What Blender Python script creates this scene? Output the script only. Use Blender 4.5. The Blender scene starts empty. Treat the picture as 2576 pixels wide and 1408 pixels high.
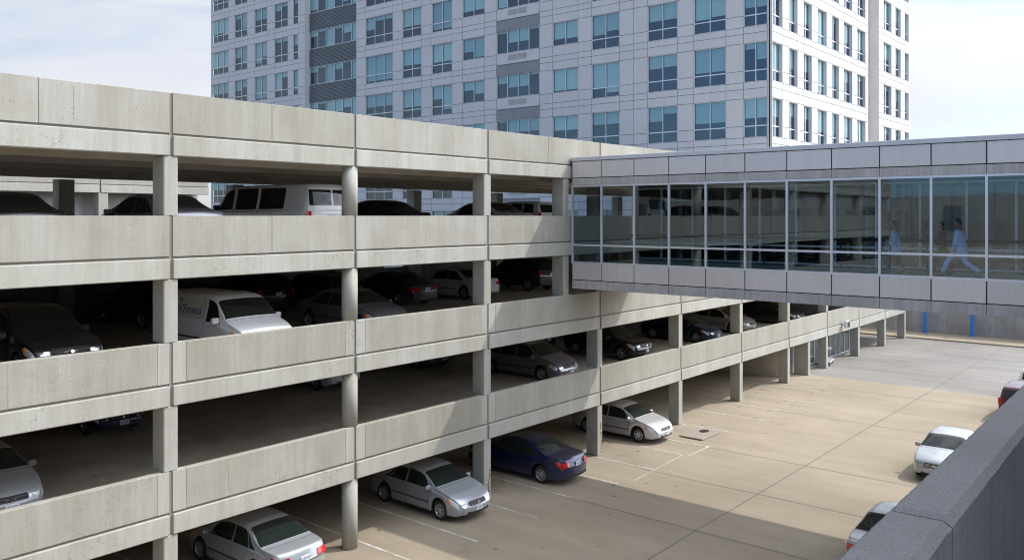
import bpy, bmesh, math, random
from mathutils import Vector, Matrix
R = math.radians
rng = random.Random(7)
C = bpy.context.scene.collection
scene = bpy.context.scene
E = 9.93                                   # eye height above the lot
YAW = 39.876                               # camera axis, degrees from the garage line (+X) towards +Y

# ------------------------------------------------------------------ camera
cd = bpy.data.cameras.new('camera'); cam = bpy.data.objects.new('camera', cd); C.objects.link(cam)
cam.location = (0, 0, E); cam.rotation_euler = (R(90), 0, R(YAW - 90))
cd.sensor_width = 36; cd.lens = 36 * 2145 / 2576; cd.shift_y = -161 / 2576
cd.clip_start = 0.05; cd.clip_end = 3000
scene.camera = cam
# ------------------------------------------------------------------ world
SUN = Vector((0.76, -0.5, 1.0)).normalized()           # towards the sun
sun_el = math.asin(SUN.z); sun_az = math.atan2(SUN.x, SUN.y)
w = bpy.data.worlds.new('World'); scene.world = w; w.use_nodes = True
nt = w.node_tree; nt.nodes.clear(); N = nt.nodes.new; L = nt.links.new
out = N('ShaderNodeOutputWorld'); bg = N('ShaderNodeBackground'); sky = N('ShaderNodeTexSky')
sky.sky_type = 'NISHITA'; sky.sun_disc = False; sky.sun_elevation = sun_el; sky.sun_rotation = sun_az
sky.air_density = 1.0; sky.dust_density = 1.0; sky.ozone_density = 1.0
tc = N('ShaderNodeTexCoord'); mp = N('ShaderNodeMapping'); mp.inputs['Scale'].default_value = (1.0, 1.0, 5.5)
mp.inputs['Rotation'].default_value = (0.05, -0.08, 0.6)
n1 = N('ShaderNodeTexNoise'); n1.inputs['Scale'].default_value = 2.1; n1.inputs['Detail'].default_value = 9; n1.inputs['Roughness'].default_value = 0.56; n1.inputs['Distortion'].default_value = 0.6
cr = N('ShaderNodeValToRGB'); cr.color_ramp.elements[0].position = 0.36; cr.color_ramp.elements[1].position = 0.56
cr.color_ramp.elements[0].color = (0, 0, 0, 1); cr.color_ramp.elements[1].color = (1, 1, 1, 1)
L(tc.outputs['Generated'], mp.inputs['Vector']); L(mp.outputs['Vector'], n1.inputs['Vector']); L(n1.outputs['Fac'], cr.inputs['Fac'])
# clouds thicker towards +X +Y, thinner behind the camera
dot = N('ShaderNodeVectorMath'); dot.operation = 'DOT_PRODUCT'; dot.inputs[1].default_value = (0.97, 0.12, 0.2)
L(tc.outputs['Generated'], dot.inputs[0])
mr = N('ShaderNodeMapRange'); mr.inputs['From Min'].default_value = -0.85; mr.inputs['From Max'].default_value = -0.1
mr.inputs['To Min'].default_value = 0.12; mr.inputs['To Max'].default_value = 1.0
L(dot.outputs['Value'], mr.inputs['Value'])
mu = N('ShaderNodeMath'); mu.operation = 'MULTIPLY'; L(cr.outputs['Color'], mu.inputs[0]); L(mr.outputs['Result'], mu.inputs[1])
base = N('ShaderNodeMath'); base.operation = 'MULTIPLY_ADD'; base.inputs[1].default_value = 0.66; L(mu.outputs[0], base.inputs[0])
mr2 = N('ShaderNodeMath'); mr2.operation = 'MULTIPLY'; mr2.inputs[1].default_value = 0.34; L(mr.outputs['Result'], mr2.inputs[0]); L(mr2.outputs[0], base.inputs[2])
sc = N('ShaderNodeVectorMath'); sc.operation = 'SCALE'; sc.inputs['Scale'].default_value = 0.11; L(sky.outputs['Color'], sc.inputs[0])
n2 = N('ShaderNodeTexNoise'); n2.inputs['Scale'].default_value = 1.3; n2.inputs['Detail'].default_value = 5
L(mp.outputs['Vector'], n2.inputs['Vector'])
cc = N('ShaderNodeValToRGB'); cc.color_ramp.elements[0].position = 0.3; cc.color_ramp.elements[1].position = 0.7
cc.color_ramp.elements[0].color = (0.53, 0.565, 0.66, 1); cc.color_ramp.elements[1].color = (0.66, 0.675, 0.70, 1)
L(n2.outputs['Fac'], cc.inputs['Fac'])
# brighter towards the sun side
dt2 = N('ShaderNodeVectorMath'); dt2.operation = 'DOT_PRODUCT'; dt2.inputs[1].default_value = tuple(SUN); L(tc.outputs['Generated'], dt2.inputs[0])
m3 = N('ShaderNodeMapRange'); m3.inputs['From Min'].default_value = -0.1; m3.inputs['From Max'].default_value = 0.75
m3.inputs['To Min'].default_value = 0.92; m3.inputs['To Max'].default_value = 1.08; L(dt2.outputs['Value'], m3.inputs['Value'])
m4 = N('ShaderNodeMapRange'); m4.interpolation_type = 'SMOOTHSTEP'; m4.inputs['From Min'].default_value = 0.5; m4.inputs['From Max'].default_value = 1.0
m4.inputs['To Min'].default_value = 1.0; m4.inputs['To Max'].default_value = 3.2; L(dt2.outputs['Value'], m4.inputs['Value'])
m4b = N('ShaderNodeMath'); m4b.operation = 'MULTIPLY'; L(m3.outputs['Result'], m4b.inputs[0]); L(m4.outputs['Result'], m4b.inputs[1])
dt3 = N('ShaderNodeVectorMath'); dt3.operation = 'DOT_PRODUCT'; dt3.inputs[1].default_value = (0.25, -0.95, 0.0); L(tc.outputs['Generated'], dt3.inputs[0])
m6 = N('ShaderNodeMapRange'); m6.inputs['From Min'].default_value = 0.1; m6.inputs['From Max'].default_value = 0.9; m6.inputs['To Min'].default_value = 1.0; m6.inputs['To Max'].default_value = 2.05; L(dt3.outputs['Value'], m6.inputs['Value'])  # extra sky glow behind the camera, added to brighten the garage decks
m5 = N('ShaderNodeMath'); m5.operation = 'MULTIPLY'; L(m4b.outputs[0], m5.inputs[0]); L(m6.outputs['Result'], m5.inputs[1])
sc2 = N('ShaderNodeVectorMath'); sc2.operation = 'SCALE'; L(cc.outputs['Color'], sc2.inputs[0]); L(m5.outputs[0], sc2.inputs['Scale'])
# clear blue side, away from the sun
tb = N('ShaderNodeVectorMath'); tb.operation = 'MULTIPLY'; tb.inputs[1].default_value = (0.56, 0.92, 1.4); L(sc.outputs[0], tb.inputs[0])
mr5 = N('ShaderNodeMapRange'); mr5.inputs['From Min'].default_value = -0.85; mr5.inputs['From Max'].default_value = -0.35; L(dot.outputs['Value'], mr5.inputs['Value'])
mb = N('ShaderNodeMix'); mb.data_type = 'RGBA'; L(mr5.outputs['Result'], mb.inputs['Factor']); L(tb.outputs[0], mb.inputs['A']); L(sc.outputs[0], mb.inputs['B'])
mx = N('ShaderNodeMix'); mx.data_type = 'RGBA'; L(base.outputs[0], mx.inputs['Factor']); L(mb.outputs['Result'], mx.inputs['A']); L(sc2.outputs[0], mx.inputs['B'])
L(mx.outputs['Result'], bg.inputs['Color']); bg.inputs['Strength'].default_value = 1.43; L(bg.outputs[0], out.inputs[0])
# ------------------------------------------------------------------ sun
sd = bpy.data.lights.new('sun', 'SUN'); sd.energy = 3.4; sd.angle = R(0.5); sd.color = (1.0, 0.94, 0.855)
so = bpy.data.objects.new('sun', sd); C.objects.link(so); so.rotation_euler = SUN.to_track_quat('Z', 'Y').to_euler(); so.location = (30, -20, 60)
scene.view_settings.view_transform = 'Standard'; scene.view_settings.look = 'None'
scene.view_settings.exposure = 0.0; scene.view_settings.gamma = 1.0
scene.cycles.pixel_filter_type = 'BLACKMAN_HARRIS'; scene.cycles.filter_width = 1.05; scene.cycles.max_bounces = 10; scene.cycles.diffuse_bounces = 6; scene.cycles.transparent_max_bounces = 16

# ------------------------------------------------------------------ materials
def newmat(name):
    m = bpy.data.materials.new(name); m.use_nodes = True; nt = m.node_tree
    return m, nt, nt.nodes['Principled BSDF']
def plain(name, col, rough=0.6, metal=0.0, coat=0.0, spec=0.5, emit=None):
    m, nt, b = newmat(name); b.inputs['Base Color'].default_value = (*col, 1); b.inputs['Roughness'].default_value = rough
    b.inputs['Metallic'].default_value = metal; b.inputs['Coat Weight'].default_value = coat; b.inputs['Specular IOR Level'].default_value = spec
    return m
def noise(nt, vec, scale, detail=4, rough=0.55, dist=0.0):
    n = nt.nodes.new('ShaderNodeTexNoise'); n.inputs['Scale'].default_value = scale; n.inputs['Detail'].default_value = detail
    n.inputs['Roughness'].default_value = rough; n.inputs['Distortion'].default_value = dist; nt.links.new(vec, n.inputs['Vector']); return n.outputs['Fac']
def ramp(nt, fac, p0, p1, c0, c1):
    r = nt.nodes.new('ShaderNodeValToRGB'); e = r.color_ramp.elements; e[0].position = p0; e[1].position = p1
    e[0].color = (*c0, 1) if len(c0) == 3 else c0; e[1].color = (*c1, 1) if len(c1) == 3 else c1
    nt.links.new(fac, r.inputs['Fac']); return r.outputs['Color']
def mult(nt, a, b, f=1.0):
    m = nt.nodes.new('ShaderNodeMix'); m.data_type = 'RGBA'; m.blend_type = 'MULTIPLY'; m.inputs['Factor'].default_value = f
    nt.links.new(a, m.inputs['A']); nt.links.new(b, m.inputs['B']); return m.outputs['Result']
def mapping(nt, vec, scale, loc=(0, 0, 0)):
    p = nt.nodes.new('ShaderNodeMapping'); p.inputs['Scale'].default_value = scale; p.inputs['Location'].default_value = loc
    nt.links.new(vec, p.inputs['Vector']); return p.outputs['Vector']
G3 = lambda v: (v, v, v)
def concrete(name, c, streak=0.25, mottle=0.2, pits=0.3, grain=0.12, rough=0.85, bump=0.3, rnd=0.1, warm=(1.0, 0.96, 0.88), cracks=0.0, grain_scale=26):
    m, nt, b = newmat(name); tcn = nt.nodes.new('ShaderNodeTexCoord'); v = tcn.outputs['Object']
    col = ramp(nt, noise(nt, v, 0.9, 6, 0.6), 0.3, 0.7, tuple(x * (1 - mottle) * y for x, y in zip(c, warm)), tuple(min(x * (1 + mottle * 0.5), 0.9) for x in c))
    if streak:
        s = noise(nt, mapping(nt, v, (5.5, 5.5, 0.35)), 1.3, 7, 0.7)
        col = mult(nt, col, ramp(nt, s, 0.32, 0.62, G3(1 - streak), G3(1.05)))
        s2 = noise(nt, mapping(nt, v, (22, 22, 1.2)), 1.0, 3, 0.6)
        col = mult(nt, col, ramp(nt, s2, 0.3, 0.65, G3(1 - streak * 0.45), G3(1.03)))
    g = noise(nt, v, grain_scale, 4, 0.7)
    if streak:          # wide damp runs
        s3 = noise(nt, mapping(nt, v, (1.6, 1.6, 0.12), (3.3, 1.7, 0)), 1.0, 5, 0.62)
        col = mult(nt, col, ramp(nt, s3, 0.40, 0.64, (0.90, 0.885, 0.86), G3(1.02)))
    col = mult(nt, col, ramp(nt, g, 0.35, 0.65, G3(1 - grain), G3(1 + grain * 0.6)))
    if pits:
        vo = nt.nodes.new('ShaderNodeTexVoronoi'); vo.inputs['Scale'].default_value = 4.5; nt.links.new(mapping(nt, v, (1, 1, 1.3)), vo.inputs['Vector'])
        wob = noise(nt, v, 30, 2)
        ad = nt.nodes.new('ShaderNodeMath'); ad.operation = 'MULTIPLY_ADD'; ad.inputs[1].default_value = 0.10
        nt.links.new(wob, ad.inputs[0]); nt.links.new(vo.outputs['Distance'], ad.inputs[2])
        pm = ramp(nt, ad.outputs[0], 0.095, 0.125, G3(1 - pits * 1.7), G3(1.0))
        sel = ramp(nt, noise(nt, v, 1.7, 2), 0.46, 0.50, G3(1), G3(0))
        mm = nt.nodes.new('ShaderNodeMix'); mm.data_type = 'RGBA'; nt.links.new(sel, mm.inputs['Factor']); mm.inputs['A'].default_value = (1, 1, 1, 1)
        nt.links.new(pm, mm.inputs['B']); col = mult(nt, col, mm.outputs['Result'])
    if cracks:
        w = nt.nodes.new('ShaderNodeTexVoronoi'); w.feature = 'DISTANCE_TO_EDGE'; w.inputs['Scale'].default_value = 0.9
        dv = nt.nodes.new('ShaderNodeVectorMath'); dv.operation = 'ADD'
        nn = nt.nodes.new('ShaderNodeTexNoise'); nn.inputs['Scale'].default_value = 3; nn.inputs['Detail'].default_value = 6; nt.links.new(v, nn.inputs['Vector'])
        nt.links.new(v, dv.inputs[0]); nt.links.new(nn.outputs['Color'], dv.inputs[1]); nt.links.new(mapping(nt, dv.outputs[0], (1, 1, 2.2)), w.inputs['Vector'])
        cm = ramp(nt, w.outputs['Distance'], 0.003, 0.012, G3(1 - cracks), G3(1.0))
        sel = ramp(nt, noise(nt, v, 0.28, 1), 0.50, 0.56, G3(0), G3(1))
        mm = nt.nodes.new('ShaderNodeMix'); mm.data_type = 'RGBA'; nt.links.new(sel, mm.inputs['Factor']); mm.inputs['A'].default_value = (1, 1, 1, 1)
        nt.links.new(cm, mm.inputs['B']); col = mult(nt, col, mm.outputs['Result'])
    if rnd:
        oi = nt.nodes.new('ShaderNodeObjectInfo')
        col = mult(nt, col, ramp(nt, oi.outputs['Random'], 0, 1, (1 - rnd, 1 - rnd * 1.05, 1 - rnd * 1.25), (1.0 + rnd * .3, 1.0 + rnd * .3, 1.0 + rnd * .35)))
    nt.links.new(col, b.inputs['Base Color']); b.inputs['Roughness'].default_value = rough; b.inputs['Specular IOR Level'].default_value = 0.25
    if bump:
        bn = nt.nodes.new('ShaderNodeBump'); bn.inputs['Strength'].default_value = bump; bn.inputs['Distance'].default_value = 0.01
        nt.links.new(g, bn.inputs['Height']); nt.links.new(bn.outputs['Normal'], b.inputs['Normal'])
    return m
M = {}
M['panel'] = concrete('aggregate_concrete', (0.372, 0.367, 0.333), 0.06, 0.08, 0.4, 0.10, rnd=0.12, warm=(1,.975,.92), cracks=0.2)
M['band'] = concrete('smooth_concrete', (0.415, 0.415, 0.382), 0.06, 0.08, 0.3, 0.06, rnd=0.06, warm=(1, 0.98, 0.93), cracks=0.35)
M['column'] = concrete('column_concrete', (0.40, 0.398, 0.365), 0.10, 0.10, 0.35, 0.07, rnd=0.06, warm=(1, 0.98, 0.93))
M['joint'] = plain('joint_sealant', (0.24, 0.22, 0.19), 0.9)
M['soffit'] = concrete('soffit_concrete', (0.60, 0.56, 0.49), 0.0, 0.15, 0.0, 0.1, rnd=0)
M['deck'] = concrete('deck_concrete', (0.50, 0.455, 0.39), 0.0, 0.25, 0.3, 0.1, rnd=0)
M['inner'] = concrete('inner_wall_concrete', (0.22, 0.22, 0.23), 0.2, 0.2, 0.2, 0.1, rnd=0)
M['wingwall'] = concrete('grey_wall', (0.42, 0.42, 0.44), 0.1, 0.08, 0.1, 0.04, rnd=0)
M['retain'] = concrete('retaining_wall_concrete', (0.40, 0.40, 0.41), 0.14, 0.2, 0.3, 0.1, rnd=0)
M['bridgeband'] = concrete('stained_concrete', (0.55, 0.53, 0.52), 0.18, 0.10, 0.0, 0.05, rnd=0.04, warm=(1, 1, 1))
M['parapet'] = concrete('granular_concrete', (0.20, 0.20, 0.205), 0.0, 0.12, 0.0, 0.22, rnd=0.0, warm=(1, 1, 1), grain_scale=70, bump=0.7)
M['parapet_side'] = concrete('streaked_dark_concrete', (0.17, 0.17, 0.178), 0.12, 0.15, 0.0, 0.2, rnd=0.0, warm=(1, 1, 1), grain_scale=55, bump=0.8)
M['rust'] = plain('rust', (0.20, 0.07, 0.03), 0.9)

def lotmat(name, c0, c1, bandy=0.0):
    m, nt, b = newmat(name); v = nt.nodes.new('ShaderNodeTexCoord').outputs['Object']
    col = ramp(nt, noise(nt, v, 0.16, 8, 0.62), 0.3, 0.68, c0, c1)
    st = noise(nt, mapping(nt, v, (0.9, 0.12, 1)), 1.0, 6, 0.6, 0.4)          # sweeping stains across the lot
    col = mult(nt, col, ramp(nt, st, 0.36, 0.62, G3(0.92 - bandy), G3(1.03)))
    st2 = noise(nt, mapping(nt, v, (2.6, 0.5, 1)), 1.0, 4, 0.6)
    col = mult(nt, col, ramp(nt, st2, 0.4, 0.62, G3(0.965 - bandy * 0.6), G3(1.02)))
    col = mult(nt, col, ramp(nt, noise(nt, v, 14, 5, 0.7), 0.35, 0.65, G3(0.93), G3(1.05)))
    # oil: heavy where cars stand along the garage
    sx = nt.nodes.new('ShaderNodeSeparateXYZ'); nt.links.new(v, sx.inputs[0])
    yr = nt.nodes.new('ShaderNodeMapRange'); yr.inputs['From Min'].default_value = 13.5; yr.inputs['From Max'].default_value = 18; nt.links.new(sx.outputs['Y'], yr.inputs['Value'])
    vo = nt.nodes.new('ShaderNodeTexVoronoi'); vo.inputs['Scale'].default_value = 1.15; nt.links.new(v, vo.inputs['Vector'])
    ad = nt.nodes.new('ShaderNodeMath'); ad.operation = 'MULTIPLY_ADD'; ad.inputs[1].default_value = 0.28
    nt.links.new(noise(nt, v, 5, 4, 0.7), ad.inputs[0]); nt.links.new(vo.outputs['Distance'], ad.inputs[2])
    spots = ramp(nt, ad.outputs[0], 0.215, 0.25, (0.42, 0.40, 0.38), G3(1))
    big = ramp(nt, noise(nt, v, 0.5, 6, 0.7), 0.58, 0.7, G3(1), (0.72, 0.70, 0.68))
    bs = mult(nt, spots, big)
    mm = nt.nodes.new('ShaderNodeMix'); mm.data_type = 'RGBA'; nt.links.new(yr.outputs['Result'], mm.inputs['Factor']); mm.inputs['A'].default_value = (1, 1, 1, 1)
    nt.links.new(bs, mm.inputs['B']); col = mult(nt, col, mm.outputs['Result'])
    nt.links.new(col, b.inputs['Base Color']); b.inputs['Roughness'].default_value = 0.85; b.inputs['Specular IOR Level'].default_value = 0.3
    return m
M['lot'] = lotmat('lot_concrete', (0.27, 0.226, 0.166), (0.335, 0.285, 0.215))
M['lotgrey'] = lotmat('grey_lot_concrete', (0.20, 0.19, 0.175), (0.275, 0.262, 0.243), 0.06)
M['earth'] = concrete('ground', (0.20, 0.19, 0.17), 0, 0.2, 0, 0.1, rnd=0)
def paintline(name, col):
    m, nt, b = newmat(name); v = nt.nodes.new('ShaderNodeTexCoord').outputs['Object']
    c = ramp(nt, noise(nt, v, 2.2, 8, 0.8), 0.42, 0.62, (0.34, 0.295, 0.235), col)
    nt.links.new(c, b.inputs['Base Color']); b.inputs['Roughness'].default_value = 0.8; return m
M['line'] = paintline('worn_white_paint', (0.60, 0.59, 0.56))
M['crack'] = plain('crack', (0.13, 0.115, 0.10), 0.9)

def metalpanel(name, c, rough=0.38, metal=0.35, var=0.06, rnd=0.05):
    m, nt, b = newmat(name); v = nt.nodes.new('ShaderNodeTexCoord').outputs['Object']
    col = ramp(nt, noise(nt, v, 0.5, 3), 0.3, 0.7, tuple(x * (1 - var) for x in c), tuple(x * (1 + var) for x in c))
    col = mult(nt, col, ramp(nt, noise(nt, mapping(nt, v, (9, 9, 0.6)), 1, 3), 0.35, 0.65, G3(0.965), G3(1.02)))
    if rnd:
        oi = nt.nodes.new('ShaderNodeObjectInfo'); col = mult(nt, col, ramp(nt, oi.outputs['Random'], 0, 1, G3(1 - rnd), G3(1 + rnd)))
    nt.links.new(col, b.inputs['Base Color']); b.inputs['Roughness'].default_value = rough; b.inputs['Metallic'].default_value = metal
    return m
M['clad'] = metalpanel('pearl_metal_panel', (0.60, 0.605, 0.62), 0.6, 0.0, 0.03, 0)
M['clad_back'] = plain('panel_gap', (0.20, 0.205, 0.23), 0.8)
M['charcoal'] = metalpanel('charcoal_ribbed_metal', (0.15, 0.17, 0.19), 0.5, 0.1, 0.1, 0)
M['midgrey'] = metalpanel('mid_grey_panel', (0.25, 0.262, 0.285), 0.5, 0.2, 0.05, 0)
M['bridgeclad'] = metalpanel('grey_cladding', (0.68, 0.645, 0.62), 0.40, 0.25, 0.04, 0.05)
M['flashing'] = metalpanel('roof_flashing', (0.60, 0.60, 0.62), 0.4, 0.2, 0.03, 0)
M['alu'] = plain('aluminium_frame', (0.66, 0.68, 0.72), 0.35, 0.45)
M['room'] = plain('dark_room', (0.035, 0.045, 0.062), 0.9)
M['blind'] = plain('roller_blind', (0.74, 0.82, 0.80), 0.8)
def blindmat():
    m, nt, b = newmat('roller_blind'); oi = nt.nodes.new('ShaderNodeObjectInfo')
    col = ramp(nt, oi.outputs['Random'], 0, 1, (0.46, 0.56, 0.58), (0.80, 0.86, 0.82)); nt.links.new(col, b.inputs['Base Color']); b.inputs['Roughness'].default_value = 0.8; return m
M['blind'] = blindmat()
M['louvre'] = plain('louvre_metal', (0.42, 0.42, 0.43), 0.5, 0.2)
M['blue'] = plain('blue_paint', (0.03, 0.20, 0.62), 0.4)
M['rail'] = plain('dark_rail', (0.03, 0.03, 0.035), 0.4, 0.3)
M['floor'] = plain('bridge_floor', (0.20, 0.34, 0.31), 0.35)
M['whitewall'] = concrete('white_render', (0.26, 0.25, 0.24), 0.08, 0.06, 0, 0.03, rnd=0)
def glass(name, tint, f0=0.17, rough=0.0, refl=(1, 1, 1)):
    m = bpy.data.materials.new(name); m.use_nodes = True; nt = m.node_tree; nt.nodes.clear(); Nn = nt.nodes.new; Ln = nt.links.new
    g = Nn('ShaderNodeNewGeometry'); d = Nn('ShaderNodeVectorMath'); d.operation = 'DOT_PRODUCT'; Ln(g.outputs['Incoming'], d.inputs[0]); Ln(g.outputs['Normal'], d.inputs[1])
    a = Nn('ShaderNodeMath'); a.operation = 'ABSOLUTE'; Ln(d.outputs['Value'], a.inputs[0])
    s = Nn('ShaderNodeMath'); s.operation = 'SUBTRACT'; s.inputs[0].default_value = 1; s.use_clamp = True; Ln(a.outputs[0], s.inputs[1])
    p = Nn('ShaderNodeMath'); p.operation = 'POWER'; p.inputs[1].default_value = 5; Ln(s.outputs[0], p.inputs[0])
    q = Nn('ShaderNodeMath'); q.operation = 'MULTIPLY_ADD'; q.inputs[1].default_value = 1 - f0; q.inputs[2].default_value = f0; Ln(p.outputs[0], q.inputs[0])
    t = Nn('ShaderNodeBsdfTransparent'); t.inputs[0].default_value = (*tint, 1); gl = Nn('ShaderNodeBsdfGlossy'); gl.inputs['Roughness'].default_value = rough; gl.inputs['Color'].default_value = (*refl, 1)
    if name == 'bridge_glass':
        v = Nn('ShaderNodeTexCoord').outputs['Object']; nz = Nn('ShaderNodeTexNoise'); nz.inputs['Scale'].default_value = 0.5; nz.inputs['Detail'].default_value = 1; Ln(v, nz.inputs['Vector'])
        bu = Nn('ShaderNodeBump'); bu.inputs['Strength'].default_value = 0.12; bu.inputs['Distance'].default_value = 0.03; Ln(nz.outputs['Fac'], bu.inputs['Height']); Ln(bu.outputs[0], gl.inputs['Normal'])
    mxs = Nn('ShaderNodeMixShader'); o = Nn('ShaderNodeOutputMaterial'); Ln(q.outputs[0], mxs.inputs[0]); Ln(t.outputs[0], mxs.inputs[1]); Ln(gl.outputs[0], mxs.inputs[2]); Ln(mxs.outputs[0], o.inputs[0])
    return m
M['bglass'] = glass('bridge_glass', (0.68, 0.76, 0.80), 0.095, refl=(0.80, 0.92, 1.0))
M['bglass2'] = glass('rear_bridge_glass', (0.022, 0.028, 0.032), 0.04)
M['wglass'] = glass('window_glass', (0.60, 0.76, 0.78), 0.11, refl=(0.86, 0.93, 0.98))
M['carglass'] = plain('car_glass', (0.014, 0.020, 0.018), 0.04, 0, 0.0, 0.5)
M['black'] = plain('black_plastic', (0.012, 0.012, 0.013), 0.5)
M['tyre'] = plain('tyre_rubber', (0.018, 0.018, 0.018), 0.8)
M['alloy'] = plain('alloy_rim', (0.55, 0.56, 0.58), 0.28, 0.8)
M['chrome'] = plain('chrome', (0.75, 0.76, 0.78), 0.12, 1.0)
M['lamp'] = plain('headlight_lens', (0.72, 0.76, 0.80), 0.08, 0.4, 1.0)
M['amber'] = plain('amber_lens', (0.85, 0.25, 0.02), 0.15, 0, 1.0)
M['red'] = plain('red_lens', (0.50, 0.008, 0.012), 0.12, 0, 1.0)
M['plate'] = plain('plate_white', (0.62, 0.66, 0.72), 0.4)
M['plateink'] = plain('plate_ink', (0.05, 0.06, 0.16), 0.6)
M['skin'] = plain('skin', (0.36, 0.21, 0.15), 0.6)
M['hair'] = plain('black_hair', (0.012, 0.010, 0.009), 0.6)
M['scrubs'] = plain('light_blue_cloth', (0.42, 0.64, 0.98), 0.9)
M['darkcloth'] = plain('dark_cloth', (0.035, 0.03, 0.035), 0.9)
M['shoe'] = plain('dark_shoe', (0.03, 0.025, 0.02), 0.5)
def paint(name, c, metal=0.5, rough=0.3):
    m, nt, b = newmat(name); v = nt.nodes.new('ShaderNodeTexCoord').outputs['Object']
    col = ramp(nt, noise(nt, v, 1.3, 5), 0.3, 0.7, tuple(x * 0.93 for x in c), c)
    sx = nt.nodes.new('ShaderNodeSeparateXYZ'); nt.links.new(v, sx.inputs[0])       # road dust along the sills
    z = nt.nodes.new('ShaderNodeMapRange'); z.inputs['From Min'].default_value = 0.18; z.inputs['From Max'].default_value = 0.55; nt.links.new(sx.outputs['Z'], z.inputs['Value'])
    mm = nt.nodes.new('ShaderNodeMix'); mm.data_type = 'RGBA'; nt.links.new(z.outputs['Result'], mm.inputs['Factor']); mm.inputs['A'].default_value = (*[x * 0.75 + 0.03 for x in c], 1)
    nt.links.new(col, mm.inputs['B']); nt.links.new(mm.outputs['Result'], b.inputs['Base Color'])
    b.inputs['Metallic'].default_value = metal; b.inputs['Roughness'].default_value = rough; b.inputs['Coat Weight'].default_value = 0.8; b.inputs['Coat Roughness'].default_value = 0.06
    return m
P = {'silver': paint('silver_paint', (0.46, 0.49, 0.53)), 'bright': paint('bright_silver_paint', (0.62, 0.63, 0.64)), 'white': paint('white_paint', (0.78, 0.78, 0.78), 0.0, 0.35),
     'black': paint('black_paint', (0.012, 0.012, 0.015), 0.2), 'blue': paint('blue_car_paint', (0.004, 0.014, 0.065), 0.3), 'darkgrey': paint('dark_grey_paint', (0.085, 0.085, 0.10)),
     'grey': paint('grey_car_paint', (0.20, 0.20, 0.23)), 'navy': paint('navy_paint', (0.02, 0.03, 0.09), 0.4), 'maroon': paint('maroon_paint', (0.09, 0.02, 0.03), 0.3),
     'gold': paint('champagne_paint', (0.50, 0.48, 0.44))}

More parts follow.
